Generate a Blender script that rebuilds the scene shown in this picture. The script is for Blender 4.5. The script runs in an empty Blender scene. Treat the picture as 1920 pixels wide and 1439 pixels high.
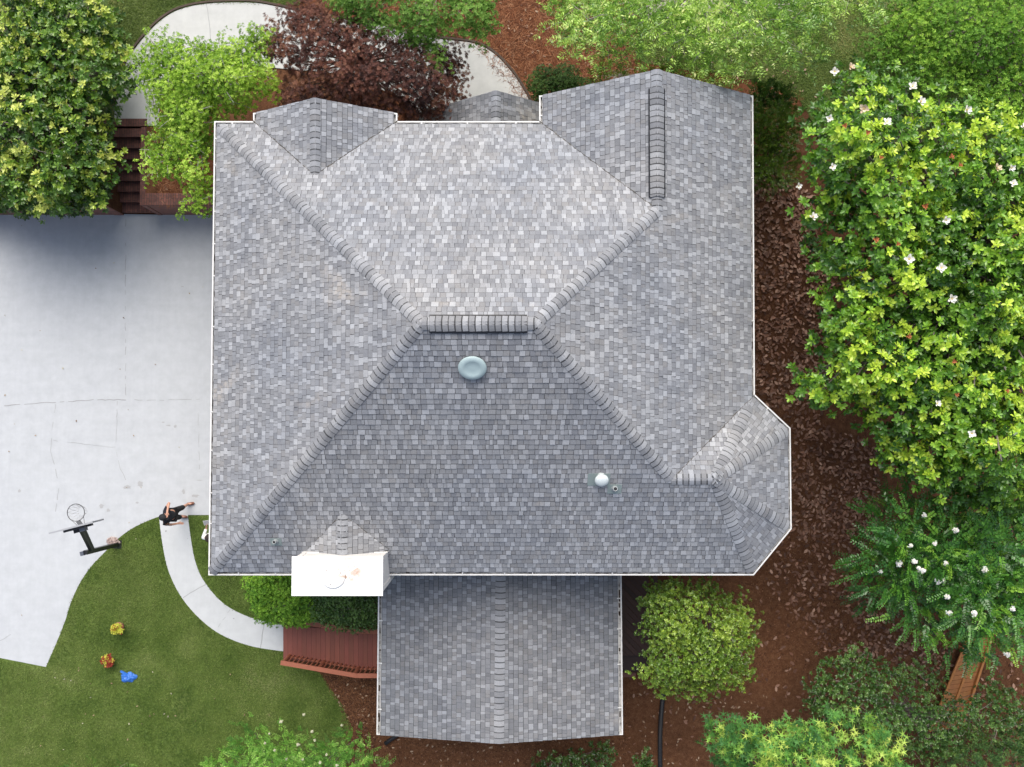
import bpy, bmesh, math, random
import numpy as np
from mathutils import Vector, Matrix, noise as mnoise
R = math.radians
random.seed(7)
rng = np.random.default_rng(11)
sc = bpy.context.scene
COL = sc.collection

# ------------------------------------------------------------------ camera
FPX, W0, H0 = 1700.0, 1920.0, 1439.0
CAMH, TILT = 27.35, R(2.3)
cam_d = bpy.data.cameras.new('camera'); cam = bpy.data.objects.new('camera', cam_d); COL.objects.link(cam)
cam_d.sensor_width = 36; cam_d.lens = 36 * FPX / W0; cam_d.clip_end = 500; cam_d.clip_start = .5
cam.location = (0, 0, CAMH); cam.rotation_euler = (TILT, 0, 0)
sc.camera = cam

# ------------------------------------------------------------------ world, sun, exposure
SUN_EL, SUN_AZ = R(52), R(-6)            # azimuth measured from +Y (top of picture) towards +X
w = bpy.data.worlds.new('World'); sc.world = w; w.use_nodes = True
nt = w.node_tree; bg = nt.nodes['Background']
sky = nt.nodes.new('ShaderNodeTexSky'); sky.sky_type = 'NISHITA'; sky.sun_disc = False
sky.sun_elevation = SUN_EL; sky.sun_rotation = SUN_AZ
sky.air_density = 1.0; sky.dust_density = 4.0; sky.ozone_density = 1.0
mixw = nt.nodes.new('ShaderNodeMix'); mixw.data_type = 'RGBA'; mixw.inputs[0].default_value = .5
hs = nt.nodes.new('ShaderNodeHueSaturation'); hs.inputs['Saturation'].default_value = .8
nt.links.new(sky.outputs[0], hs.inputs['Color']); nt.links.new(hs.outputs[0], bg.inputs[0])
bg.inputs[1].default_value = .14
sd = bpy.data.lights.new('sun', 'SUN'); sd.energy = 2.4; sd.angle = R(60); sd.color = (1, .95, .87)
so = bpy.data.objects.new('sun', sd); COL.objects.link(so)
sv = Vector((math.sin(SUN_AZ) * math.cos(SUN_EL), math.cos(SUN_AZ) * math.cos(SUN_EL), math.sin(SUN_EL)))
so.rotation_euler = sv.to_track_quat('Z', 'Y').to_euler(); so.location = (0, 10, 40)
sc.view_settings.view_transform = 'Standard'; sc.view_settings.look = 'None'
sc.view_settings.exposure = 0.5; sc.view_settings.gamma = 1

# ------------------------------------------------------------------ pixel -> world at height z
ct, st = math.cos(TILT), math.sin(TILT)
def P(px, py, z=0.0):
    u = (px - 960) / FPX; v = (H0 / 2 - py) / FPX
    y = v * ct + st; zz = v * st - ct
    t = (z - CAMH) / zz
    return Vector((u * t, y * t, z))
def ray(px, py):
    return Vector((0, 0, CAMH)), (P(px, py, 0) - Vector((0, 0, CAMH))).normalized()
def hit(px, py, pl):
    o, d = ray(px, py); n, c = pl
    return o + d * ((c - n.dot(o)) / n.dot(d))
def plane3(a, b, c):
    n = (b - a).cross(c - a).normalized()
    if n.z < 0: n = -n
    return n, n.dot(a)
def meet(p1, p2, p3):
    m = Matrix((p1[0], p2[0], p3[0]))
    return m.inverted() @ Vector((p1[1], p2[1], p3[1]))

# ------------------------------------------------------------------ object helpers
def tag(o, label=None, cat=None, group=None, kind=None):
    if label: o['label'] = label
    if cat: o['category'] = cat
    if group: o['group'] = group
    if kind: o['kind'] = kind
    return o
def empty(name, loc, label, cat, group=None):
    o = bpy.data.objects.new(name, None); COL.objects.link(o); o.location = loc; o.empty_display_size = .2
    return tag(o, label, cat, group)
def mobj(name, me, mats, parent=None):
    for m in (mats if isinstance(mats, (list, tuple)) else [mats]): me.materials.append(m)
    o = bpy.data.objects.new(name, me); COL.objects.link(o)
    if parent:
        o.parent = parent; o.matrix_parent_inverse = Matrix.Translation(parent.location).inverted()
    return o
class MB:
    def __init__(s): s.v = []; s.f = []; s.m = []; s.c = []
    def poly(s, pts, m=0, c=(1, 1, 1)):
        b = len(s.v); s.v += [tuple(p) for p in pts]; s.f.append(list(range(b, b + len(pts)))); s.m.append(m); s.c.append(c)
    def box(s, lo, hi, m=0, c=(1, 1, 1), M=None):
        x0, y0, z0 = lo; x1, y1, z1 = hi
        p = [Vector(q) for q in ((x0,y0,z0),(x1,y0,z0),(x1,y1,z0),(x0,y1,z0),(x0,y0,z1),(x1,y0,z1),(x1,y1,z1),(x0,y1,z1))]
        if M is not None: p = [M @ q for q in p]
        s.hexa(p, m, c)
    def hexa(s, p, m=0, c=(1, 1, 1)):
        b = len(s.v); s.v += [tuple(q) for q in p]
        for f in ((3,2,1,0),(4,5,6,7),(0,1,5,4),(1,2,6,5),(2,3,7,6),(3,0,4,7)):
            s.f.append([b + i for i in f]); s.m.append(m); s.c.append(c)
    def prism(s, poly, z0, z1, m=0, c=(1, 1, 1)):
        n = len(poly); a = sum(poly[i][0]*poly[(i+1)%n][1]-poly[(i+1)%n][0]*poly[i][1] for i in range(n))
        if a < 0: poly = poly[::-1]
        b = len(s.v)
        s.v += [(p[0], p[1], z0) for p in poly] + [(p[0], p[1], z1) for p in poly]
        s.f.append(list(range(b + n - 1, b - 1, -1))); s.m.append(m); s.c.append(c)
        s.f.append(list(range(b + n, b + 2 * n))); s.m.append(m); s.c.append(c)
        for i in range(n):
            j = (i + 1) % n
            s.f.append([b + i, b + j, b + n + j, b + n + i]); s.m.append(m); s.c.append(c)
    def tube(s, pts, rad, n=6, m=0, c=(1, 1, 1), cap=True):
        pts = [Vector(p) for p in pts]
        if not isinstance(rad, (list, tuple)): rad = [rad] * len(pts)
        b = len(s.v)
        for i, p in enumerate(pts):
            d = (pts[min(i + 1, len(pts) - 1)] - pts[max(i - 1, 0)])
            if d.length < 1e-6: d = Vector((0, 0, 1))
            d.normalize()
            a = d.cross(Vector((0.13, .97, .21))); a.normalize(); q = d.cross(a)
            for k in range(n):
                t = 2 * math.pi * k / n
                s.v.append(tuple(p + (a * math.cos(t) + q * math.sin(t)) * rad[i]))
        for i in range(len(pts) - 1):
            for k in range(n):
                k2 = (k + 1) % n
                s.f.append([b + i*n + k, b + i*n + k2, b + (i+1)*n + k2, b + (i+1)*n + k]); s.m.append(m); s.c.append(c)
        if cap:
            s.f.append([b + k for k in range(n)][::-1]); s.m.append(m); s.c.append(c)
            s.f.append([b + (len(pts)-1)*n + k for k in range(n)]); s.m.append(m); s.c.append(c)
    def lathe(s, prof, M, n=24, m=0, c=(1, 1, 1)):
        b = len(s.v)
        for r, z in prof:
            for k in range(n):
                t = 2 * math.pi * k / n; s.v.append(tuple(M @ Vector((r * math.cos(t), r * math.sin(t), z))))
        for i in range(len(prof) - 1):
            for k in range(n):
                k2 = (k + 1) % n
                s.f.append([b + i*n + k, b + i*n + k2, b + (i+1)*n + k2, b + (i+1)*n + k]); s.m.append(m); s.c.append(c)
        s.f.append([b + (len(prof)-1)*n + k for k in range(n)]); s.m.append(m); s.c.append(c)
    def build(s, name, mats, parent=None, smooth=False):
        me = bpy.data.meshes.new(name); me.from_pydata(s.v, [], s.f); me.update()
        me.polygons.foreach_set('material_index', s.m)
        if smooth: me.polygons.foreach_set('use_smooth', [True] * len(s.f))
        at = me.attributes.new('tone', 'FLOAT_COLOR', 'FACE')
        at.data.foreach_set('color', np.array([list(c) + [1] for c in s.c], dtype=np.float32).ravel())
        return mobj(name, me, mats, parent)

# ------------------------------------------------------------------ materials
def mat(name, base=(.5, .5, .5), rough=.7, spec=.5, metal=0):
    m = bpy.data.materials.new(name); m.use_nodes = True
    b = m.node_tree.nodes['Principled BSDF']
    b.inputs['Base Color'].default_value = (*base, 1); b.inputs['Roughness'].default_value = rough
    b.inputs['Specular IOR Level'].default_value = spec; b.inputs['Metallic'].default_value = metal
    return m
class N:
    def __init__(s, m): s.m = m; s.t = m.node_tree; s.b = s.t.nodes['Principled BSDF']
    def n(s, k, **kw):
        x = s.t.nodes.new(k)
        for a, v in kw.items(): setattr(x, a, v)
        return x
    def l(s, a, b): s.t.links.new(a, b)
    def coord(s):
        if not hasattr(s, '_c'): s._c = s.n('ShaderNodeTexCoord').outputs['Object']
        return s._c
    def noise(s, scale, detail=4, rough=.6, stretch=None, dist=0):
        x = s.n('ShaderNodeTexNoise'); x.inputs['Scale'].default_value = scale; x.inputs['Detail'].default_value = detail
        x.inputs['Roughness'].default_value = rough; x.inputs['Distortion'].default_value = dist
        c = s.coord()
        if stretch:
            mp = s.n('ShaderNodeMapping'); mp.inputs['Scale'].default_value = stretch; s.l(c, mp.inputs[0]); c = mp.outputs[0]
        s.l(c, x.inputs['Vector']); return x.outputs['Fac']
    def ramp(s, fac, stops):
        x = s.n('ShaderNodeValToRGB'); e = x.color_ramp.elements
        e[0].position, e[0].color = stops[0][0], (*stops[0][1], 1); e[1].position, e[1].color = stops[-1][0], (*stops[-1][1], 1)
        for p, c in stops[1:-1]:
            q = e.new(p); q.color = (*c, 1)
        s.l(fac, x.inputs[0]); return x.outputs[0]
    def mix(s, a, b, fac, mode='MIX'):
        x = s.n('ShaderNodeMix', data_type='RGBA', blend_type=mode)
        for v, k in ((fac, 0), (a, 6), (b, 7)):
            if isinstance(v, bpy.types.NodeSocket): s.l(v, x.inputs[k])
            elif k == 0: x.inputs[0].default_value = v
            else: x.inputs[k].default_value = (*v, 1)
        return x.outputs[2]
    def math(s, op, a, b=0):
        x = s.n('ShaderNodeMath', operation=op)
        for v, k in ((a, 0), (b, 1)):
            if isinstance(v, bpy.types.NodeSocket): s.l(v, x.inputs[k])
            else: x.inputs[k].default_value = v
        return x.outputs[0]
    def bump(s, h, strength=.5, dist=.02):
        x = s.n('ShaderNodeBump'); x.inputs['Strength'].default_value = strength; x.inputs['Distance'].default_value = dist
        s.l(h, x.inputs['Height']); s.l(x.outputs[0], s.b.inputs['Normal'])
    def base(s, c): s.l(c, s.b.inputs['Base Color'])
    def attr(s, nm='tone'):
        x = s.n('ShaderNodeAttribute', attribute_name=nm); return x.outputs['Color']
def grey(v): return (v, v, v)

def m_shingle():
    m = mat('asphalt_shingle', rough=.85, spec=.35); k = N(m)
    g = k.noise(95, 3, .7); g2 = k.noise(.45, 4, .6); g3 = k.noise(2.3, 5, .7)
    c = k.mix(k.attr(), k.ramp(g, [(.25, grey(.62)), (.75, grey(1.35))]), 1, 'MULTIPLY')
    c = k.mix(c, k.ramp(g2, [(.3, (.90, .92, .95)), (.72, (1.10, 1.07, 1.02))]), 1, 'MULTIPLY')
    c = k.mix(c, k.ramp(g3, [(.3, grey(.88)), (.7, grey(1.10))]), 1, 'MULTIPLY')
    # rusty tan dust streaks that lie on the shingles in a few spots
    sp = k.noise(.55, 3, .5, (1, 1, 1), .6)
    c = k.mix(c, (.62, .53, .42), k.math('MULTIPLY', k.ramp(sp, [(.66, grey(0)), (.80, grey(.45))]), k.ramp(k.noise(9, 3), [(.4, grey(.2)), (.6, grey(1))])))
    k.base(c); k.bump(g, .35, .004)
    return m
def m_concrete(name, base, var=.05, crackdark=.0):
    m = mat(name, rough=.8, spec=.3); k = N(m)
    a = k.noise(.35, 5, .6); b = k.noise(3.0, 6, .65); s1 = k.noise(1.6, 3, .5, (9, .35, 1)); s2 = k.noise(1.2, 3, .5, (.4, 5, 1))
    c = k.mix(tuple(v * (1 - var) for v in base), tuple(min(.95, v * (1 + var)) for v in base), a)
    c = k.mix(c, k.ramp(b, [(.3, grey(.92)), (.7, grey(1.05))]), 1, 'MULTIPLY')
    c = k.mix(c, k.ramp(s1, [(.3, (.985, .985, .99)), (.7, (1.012, 1.012, 1.01))]), 1, 'MULTIPLY')
    c = k.mix(c, k.ramp(s2, [(.3, (.985, .985, .99)), (.7, (1.012, 1.012, 1.01))]), 1, 'MULTIPLY')
    sp = k.noise(.8, 6, .75, None, .4)
    c = k.mix(c, tuple(v * .72 for v in base), k.ramp(sp, [(.66, grey(0)), (.78, grey(.35))]))
    k.base(c); k.bump(k.noise(60, 3), .12, .003)
    return m
def m_brick():
    m = mat('red_brick', rough=.85); k = N(m)
    bt = k.n('ShaderNodeTexBrick'); k.l(k.coord(), bt.inputs['Vector'])
    mp = k.n('ShaderNodeMapping'); mp.inputs['Rotation'].default_value = (0, 0, R(90)); k.l(k.coord(), mp.inputs[0]); k.l(mp.outputs[0], bt.inputs['Vector'])
    bt.inputs['Color1'].default_value = (.19, .075, .055, 1); bt.inputs['Color2'].default_value = (.12, .05, .042, 1)
    bt.inputs['Mortar'].default_value = (.07, .045, .04, 1)
    bt.inputs['Scale'].default_value = 1; bt.inputs['Brick Width'].default_value = .2; bt.inputs['Row Height'].default_value = .07; bt.inputs['Mortar Size'].default_value = .008
    c = k.mix(bt.outputs[0], k.ramp(k.noise(4, 5, .7), [(.3, grey(.6)), (.7, grey(1.3))]), 1, 'MULTIPLY')
    k.base(c); k.bump(bt.outputs['Fac'], -.5, .006)
    return m
def m_vbrick():                                            # brick laid on a vertical face
    m = mat('red_brick_face', rough=.85); k = N(m)
    sx = k.n('ShaderNodeSeparateXYZ'); k.l(k.coord(), sx.inputs[0]); cb = k.n('ShaderNodeCombineXYZ')
    k.l(k.math('ADD', sx.outputs[0], sx.outputs[1]), cb.inputs[0]); k.l(sx.outputs[2], cb.inputs[1])
    bt = k.n('ShaderNodeTexBrick'); k.l(cb.outputs[0], bt.inputs['Vector'])
    bt.inputs['Color1'].default_value = (.24, .085, .06, 1); bt.inputs['Color2'].default_value = (.16, .06, .045, 1)
    bt.inputs['Mortar'].default_value = (.16, .12, .10, 1)
    bt.inputs['Scale'].default_value = 1; bt.inputs['Brick Width'].default_value = .21; bt.inputs['Row Height'].default_value = .075; bt.inputs['Mortar Size'].default_value = .009
    k.base(bt.outputs[0]); k.bump(bt.outputs['Fac'], -.4, .005)
    return m
def m_soil(name, stops, sc1=5, leafy=.0):
    m = mat(name, rough=.95, spec=.2); k = N(m)
    a = k.noise(sc1, 8, .75, None, .3); b = k.noise(.5, 4, .6); f = k.noise(45, 4, .7)
    c = k.ramp(a, stops); c = k.mix(c, k.ramp(b, [(.3, grey(.75)), (.7, grey(1.2))]), 1, 'MULTIPLY')
    c = k.mix(c, k.ramp(f, [(.3, grey(.55)), (.7, grey(1.45))]), 1, 'MULTIPLY')
    v = k.n('ShaderNodeTexVoronoi'); v.inputs['Scale'].default_value = 22; k.l(k.coord(), v.inputs['Vector'])
    c = k.mix(c, (.20, .115, .075), k.ramp(v.outputs['Distance'], [(.08, grey(.6)), (.2, grey(0))]))
    k.base(c); k.bump(f, .8, .02)
    return m
def m_grass(name, d, l, t):
    m = mat(name, rough=.9, spec=.15); k = N(m)
    a = k.noise(.55, 6, .65, None, .3); f = k.noise(28, 5, .8); g = k.noise(4, 5, .7)
    c = k.ramp(a, [(.28, d), (.5, l), (.74, t)])
    c = k.mix(c, k.ramp(g, [(.25, grey(.72)), (.75, grey(1.25))]), 1, 'MULTIPLY')
    c = k.mix(c, k.ramp(f, [(.25, grey(.55)), (.75, grey(1.4))]), 1, 'MULTIPLY')
    k.base(c); k.bump(f, 1, .03)
    return m
def m_wood(name, a, b, rough=.6):
    m = mat(name, rough=rough); k = N(m)
    c = k.mix(a, b, k.noise(3, 6, .7, (4, 1, 4), .3)); c = k.mix(c, k.attr(), 1, 'MULTIPLY')
    k.base(c); return m
def m_leaf(name, rough=.5, spec=.4, trans=.25):
    m = mat(name, rough=rough, spec=spec); k = N(m); c = k.attr(); k.base(c)
    out = k.t.nodes['Material Output']; tr = k.n('ShaderNodeBsdfTranslucent'); mx = k.n('ShaderNodeMixShader')
    mx.inputs[0].default_value = trans
    k.l(k.mix(c, (1.2, 1.25, .5), 1, 'MULTIPLY'), tr.inputs[0]); k.l(k.b.outputs[0], mx.inputs[1]); k.l(tr.outputs[0], mx.inputs[2]); k.l(mx.outputs[0], out.inputs[0])
    return m
def m_bark(name, a, b):
    m = mat(name, rough=.9, spec=.2); k = N(m); k.base(k.mix(a, b, k.noise(7, 5, .7, (1, 1, .3)))); return m
def m_dirty(name, base, dirt, lo=.55, hi=.75, scale=2.0, amt=.6, rough=.45):
    m = mat(name, rough=rough); k = N(m)
    k.base(k.mix(base, dirt, k.math('MULTIPLY', k.ramp(k.noise(scale, 6, .7), [(lo, grey(0)), (hi, grey(1))]), amt))); return m
def m_tone(name, rough=.7, spec=.4):
    m = mat(name, rough=rough, spec=spec); k = N(m); k.base(k.attr()); return m

SH = m_shingle(); UND = mat('felt_underlay', (.07, .07, .075), .95)
WHITE = m_dirty('white_painted_metal', (.64, .64, .63), (.35, .33, .30), .5, .75, 5, .5)
GUTIN = m_dirty('gutter_inside', (.62, .62, .61), (.06, .055, .05), .46, .66, 5, .9, .8)
DRIVE = m_concrete('driveway_concrete', (.435, .455, .475)); PATH = m_concrete('path_concrete', (.49, .51, .52), .03)
FRONT = m_concrete('front_path_concrete', (.47, .48, .465), .04)
CRACK = mat('crack_dark', (.30, .305, .31), .95); STAIN = mat('damp_stain', (.34, .345, .35), .9)
BRK = m_brick(); VBRK = m_vbrick()
SOIL = m_soil('leafy_soil', [(.25, (.05, .021, .010)), (.5, (.105, .046, .022)), (.75, (.16, .082, .044))])
MULCH = m_soil('brown_mulch', [(.25, (.058, .024, .011)), (.5, (.112, .049, .023)), (.75, (.17, .086, .044))], 7)
STRAW = m_soil('pine_straw', [(.25, (.06, .02, .010)), (.5, (.13, .047, .021)), (.75, (.21, .09, .045))], 6)
GRASS = m_grass('lawn_grass', (.06, .10, .018), (.10, .15, .033), (.145, .185, .055))
GRASS2 = m_grass('rear_lawn_grass', (.06, .10, .024), (.10, .145, .04), (.14, .17, .06))
BARKG = m_bark('grey_bark', (.30, .27, .24), (.16, .13, .11)); BARKW = m_bark('pale_bark', (.52, .50, .46), (.34, .31, .27)); BARKD = m_bark('dark_bark', (.10, .075, .06), (.05, .04, .03))
BLACK = mat('black_steel', (.012, .012, .014), .4); TONE = m_tone('plain_tone')

# ------------------------------------------------------------------ terrain: driveway level 0, front terrace 1.3 m up
TER = 1.3
YW = P(300, 403, 0).y; YT = P(260, 241, TER).y
SX0, SX1 = P(233, 400, 0).x, P(283, 400, TER).x - .0
SX1 = P(283, 330, .6).x
XC = 1.5
Y_R1, Y_R0 = P(1500, 330, TER).y, P(1500, 760, 0).y
def gh(x, y):
    if x < XC:
        if SX0 < x < SX1 and y < YT: return 0.0
        return TER if y > YW else 0.0
    t = min(1, max(0, (y - Y_R0) / (Y_R1 - Y_R0))); return TER * t * t * (3 - 2 * t)
def G(px, py):
    z = 0
    for _ in range(8):
        p = P(px, py, z); z = .5 * z + .5 * gh(p.x, p.y)
    p = P(px, py, gh(p.x, p.y)); p.z = gh(p.x, p.y); return p

def ground():
    xs = sorted(set([-150, -60, -30, -20, -15, SX0 - .001, SX0 + .001, SX1 - .001, SX1 + .001, -6, -2, XC - .001, XC + .001, 4, 8, 12, 15, 20, 30, 60, 150]))
    ys = sorted(set([-150, -60, -30, -15, -10, YW - .001, YW + .001, YT - .001, YT + .001, 12, 16, 20, 30, 60, 150] + list(np.linspace(Y_R0, Y_R1, 14))))
    def fine(a, step, lo, hi):
        return sorted(a)
    me = bpy.data.meshes.new('ground'); V = []; F = []
    for y in ys:
        for x in xs: V.append((x, y, gh(x, y)))
    n = len(xs)
    for j in range(len(ys) - 1):
        for i in range(n - 1): F.append([j*n+i, j*n+i+1, (j+1)*n+i+1, (j+1)*n+i])
    me.from_pydata(V, [], F); tag(mobj('ground', me, SOIL), kind='structure')
ground()

def pts_at(pl, z): return [P(x, y, z) for x, y in pl]
def smooth_poly(pl, it=1, closed=True):
    for _ in range(it):
        q = []; n = len(pl)
        for i in range(n if closed else n - 1):
            a, b = pl[i], pl[(i + 1) % n]
            q += [(a[0]*.75+b[0]*.25, a[1]*.75+b[1]*.25), (a[0]*.25+b[0]*.75, a[1]*.25+b[1]*.75)]
        pl = q
    return pl
def sheet(name, pl, z, mats, thick=0.0, kind='structure', extra=None, col=(1, 1, 1)):
    b = MB(); pts = [(p.x, p.y) for p in pts_at(pl, z)]
    if thick: b.prism(pts, z - thick, z, 0, col)
    else:
        n = len(pts); a = sum(pts[i][0]*pts[(i+1)%n][1]-pts[(i+1)%n][0]*pts[i][1] for i in range(n))
        if a < 0: pts = pts[::-1]
        b.poly([(x, y, z) for x, y in pts], 0, col)
    if extra: extra(b)
    o = b.build(name, mats); 
    if kind: tag(o, kind=kind)
    return o
def curve(pts, n=8):                                       # Catmull-Rom through the points (open)
    q = []; p = [pts[0]] + list(pts) + [pts[-1]]
    for i in range(1, len(p) - 2):
        for k in range(n):
            t = k / n; a, b, c, d = p[i-1], p[i], p[i+1], p[i+2]
            q.append(tuple(.5*((2*b[j])+(-a[j]+c[j])*t+(2*a[j]-5*b[j]+4*c[j]-d[j])*t*t+(-a[j]+3*b[j]-3*c[j]+d[j])*t**3) for j in (0, 1)))
    return q + [tuple(pts[-1])]
def strip(b, pl, wpx, z, m, jit=.35):                      # thin irregular mark lying on a surface
    pts = [P(x, y, z) for x, y in pl]; q = []
    for i in range(len(pts) - 1):
        n = max(2, int((pts[i+1] - pts[i]).length / .12))
        for k in range(n): q.append(pts[i].lerp(pts[i+1], k / n))
    q.append(pts[-1])
    q = [p + Vector((random.uniform(-1, 1), random.uniform(-1, 1), 0)) * .012 for p in q]
    for i in range(len(q) - 1):
        d = (q[i+1] - q[i]).normalized(); s = Vector((-d.y, d.x, 0))
        if jit > .2 and random.random() < .28: continue
        w0 = wpx * .8 / 62 / 2 * random.uniform(1 - jit, 1 + jit)
        b.poly([q[i] - s*w0, q[i+1] - s*w0, q[i+1] + s*w0, q[i] + s*w0], m)
def blotch(b, px, py, rx, ry, z, m, n=14):
    c = P(px, py, z); b.poly([c + Vector((math.cos(t)*rx/62*random.uniform(.5, 1.2), math.sin(t)*ry/62*random.uniform(.5, 1.2), 0)) for t in [2*math.pi*i/n for i in range(n)]], m)

# driveway -----------------------------------------------------------
drive_edge = curve([(298, 969), (272, 979), (245, 993), (222, 1010), (195, 1037), (168, 1066), (148, 1097), (133, 1130), (122, 1165), (108, 1200), (86, 1251)], 6)
drive_pl = [(-900, 398), (190, 401), (300, 403), (700, 405), (700, 966), (352, 966), (298, 969)] + drive_edge[1:] + [(0, 1234), (-900, 1090)]
def drive_marks(b):
    z = .024
    strip(b, [(236, 403), (235, 560), (236, 750)], 1.2, z, 1)
    strip(b, [(0, 762), (60, 757), (120, 754), (175, 750), (236, 750)], 1.7, z, 1)
    strip(b, [(236, 750), (300, 751), (420, 747)], 1.0, z, 1)
    strip(b, [(220, 752), (219, 790), (217, 840), (226, 880), (236, 900)], .9, z, 1)
    strip(b, [(104, 758), (98, 800), (95, 845), (104, 880), (110, 915), (104, 960)], 1.0, z, 1)
    strip(b, [(100, 826), (150, 832), (200, 838), (217, 839)], .7, z, 1)
    strip(b, [(371, 760), (373, 830), (374, 880)], .8, z, 1); strip(b, [(0, 1202), (20, 1190)], .9, z, 1)
    for x, y, rx, ry in ((306, 792, 4, 1.5), (316, 798, 5, 1.5), (329, 800, 3, 3.5), (238, 914, 8, 4), (263, 908, 5, 6), (344, 922, 3, 6), (366, 930, 8, 3), (190, 950, 5, 5), (203, 957, 4, 4), (257, 943, 4, 2), (36, 921, 3, 4), (342, 538, 3, 1.2), (374, 901, 6, .8)):
        blotch(b, x, y, rx, ry, z, 2)
    b.poly([P(298, 969.5, z), P(352, 966.5, z), P(352, 967.5, z), P(298, 970.7, z)], 1)
tag(sheet('driveway', drive_pl, .02, [DRIVE, CRACK, STAIN], .12, extra=drive_marks), kind='structure')

pl_l = curve([(298, 969), (303, 1010), (312, 1058), (326, 1095), (345, 1127), (372, 1158), (404, 1184), (440, 1202), (480, 1214), (532, 1222)], 6)
pl_r = curve([(352, 966), (357, 1005), (364, 1045), (374, 1075), (388, 1098), (408, 1122), (432, 1141), (466, 1157), (500, 1166), (532, 1172)], 6)
def path_marks(b):
    z = .029; strip(b, [(343, 1121), (386, 1096)], 1.3, z, 1, .1); strip(b, [(488, 1215), (495, 1169)], 1.3, z, 1, .1); strip(b, [(404, 1183), (432, 1143)], .7, z, 1)
    for x, y, r in ((311, 996, 2), (438, 1160, 1.5), (352, 1010, 1)): blotch(b, x, y, r, r, z, 1, 8)
sheet('path', pl_l + pl_r[::-1], .025, [PATH, CRACK], .12, extra=path_marks)

# lawns ---------------------------------------------------------------
lawn_sw = [(-900, 1085), (0, 1232), (86, 1251)] + drive_edge[::-1][1:] + pl_l[1:] + [(532, 1243), (600, 1262), (615, 1290), (640, 1320), (655, 1365), (650, 1420), (660, 1800), (-900, 1800)]
sheet('lawn', lawn_sw, .012, GRASS)
lawn_in = [(352, 966.5)] + pl_r[1:] + [(560, 1172), (700, 1172), (700, 966.5)]
sheet('lawn', lawn_in, .011, GRASS)
edge_o = curve([(214, 236), (216, 200), (226, 150), (240, 112), (256, 88), (275, 65), (300, 40), (332, 20), (375, 9), (430, 5), (480, 6), (525, 14), (600, 30), (700, 45), (778, 64), (830, 74), (890, 82), (925, 100), (955, 130), (975, 158), (992, 190), (1000, 240)], 6)
lawn_nw = [(-900, -700), (640, -700), (600, -60), (560, 10)] + edge_o[:54][::-1] + [(150, 236), (-900, 236)]
sheet('lawn', lawn_nw, TER + .012, GRASS2)
lawn_ne = curve([(1180, 60), (1190, 110), (1290, 132), (1370, 140), (1440, 160), (1500, 190), (1560, 280), (1700, 320), (2500, 340)], 4)
sheet('lawn', [(1180, -700), (1175, 0)] + lawn_ne + [(2600, -700)], TER + .012, GRASS2)
sheet('mulch_bed', [(560, 9), (600, -60), (640, -700), (1180, -700), (1175, 0), (1180, 60), (1190, 110), (1290, 132), (1370, 140), (1440, 160), (1500, 190), (1480, 300), (1100, 300), (700, 260)], TER + .006, STRAW)
sheet('mulch_bed', [(290, 236), (330, 190), (420, 230), (430, 381), (296, 381)], TER + .007, STRAW)
sheet('mulch_bed', curve([(600, 1262), (617, 1292), (642, 1322), (658, 1365), (640, 1420), (650, 1800)], 4) + [(2600, 1800), (2600, 1000), (1700, 1160), (1420, 1100), (1180, 1060), (700, 1180)], .005, MULCH)

# front path (pale slab) with dark edging ------------------------------------
inner = curve([(298, 236), (298, 205), (310, 165), (350, 128), (430, 118), (520, 128), (640, 140), (720, 170), (790, 215), (810, 260)], 5)
sheet('front_path', edge_o + [(1000, 300), (850, 300)] + inner[::-1], TER + .03, [FRONT, CRACK], .1, extra=lambda b: strip(b, [(387, 8), (392, 40), (396, 80)], 1.1, TER + .034, 1, .1))
eb = MB()
op = [P(x, y, TER) for x, y in edge_o[6:]]
for i in range(len(op) - 1):
    d = (op[i+1] - op[i]).normalized(); s = Vector((-d.y, d.x, 0)) * .05
    a, c = op[i], op[i+1]
    eb.hexa([a + s*.2, c + s*.2, c + s*1.4, a + s*1.4] + [q + Vector((0, 0, .055)) for q in (a + s*.2, c + s*.2, c + s*1.4, a + s*1.4)])
tag(eb.build('path_edging', BARKD), 'thin dark edging strip curving around the pale front path', 'edging')

# brick retaining walls and stairs ---------------------------------------------
CAPZ = TER + .05
def wallbox(name, lo, hi, label):
    e = empty(name, ((lo[0]+hi[0])/2, (lo[1]+hi[1])/2, lo[2]), label, 'wall')
    b = MB(); b.box(lo, (hi[0], hi[1], hi[2] - .06)); b.build('wall_body', VBRK, e)
    b = MB(); b.box((lo[0] - .02, lo[1] - .02, hi[2] - .06), (hi[0] + .02, hi[1] + .02, hi[2])); b.build('wall_cap', BRK, e)
wallbox('retaining_wall', (-24, YW - .01, -.1), (SX0 - .30, YW + .24, CAPZ), 'brick retaining wall along the driveway under the dark magnolia hedge')
wallbox('retaining_wall', (SX1 + .16, YW - .01, -.1), (-6.0, YW + .30, CAPZ), 'brick retaining wall right of the stairs holding the pine straw bed')
e = empty('brick_stairs', ((SX0+SX1)/2, YW, 0), 'dark red brick stairs climbing from the driveway to the front path', 'stairs')
NS = 8
for i in range(NS):
    z1 = TER * (i + 1) / NS; dy = (YT - YW) / NS; y0 = YW + i * dy
    b = MB(); b.box((SX0, y0 + .03, z1 - .055), (SX1, y0 + dy + .045, z1 - .0)) ; b.box((SX0, y0 + .075, 0.002), (SX1, y0 + dy + .03, z1 - .057), 1)
    b.build('step', [BRK, VBRK], e)
for s, xa, xb in ((0, SX0 - .28, SX0 - .003), (1, SX1 + .003, SX1 + .14)):
    b = MB(); b.box((xa, YW - .02, -.05), (xb, YT + .02, CAPZ - .06), 0); b.box((xa - .01, YW - .03, CAPZ - .058), (xb + (0.01 if s == 0 else .01), YT + .02, CAPZ + .004), 1); b.build('side_wall', [VBRK, BRK], e)
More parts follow.
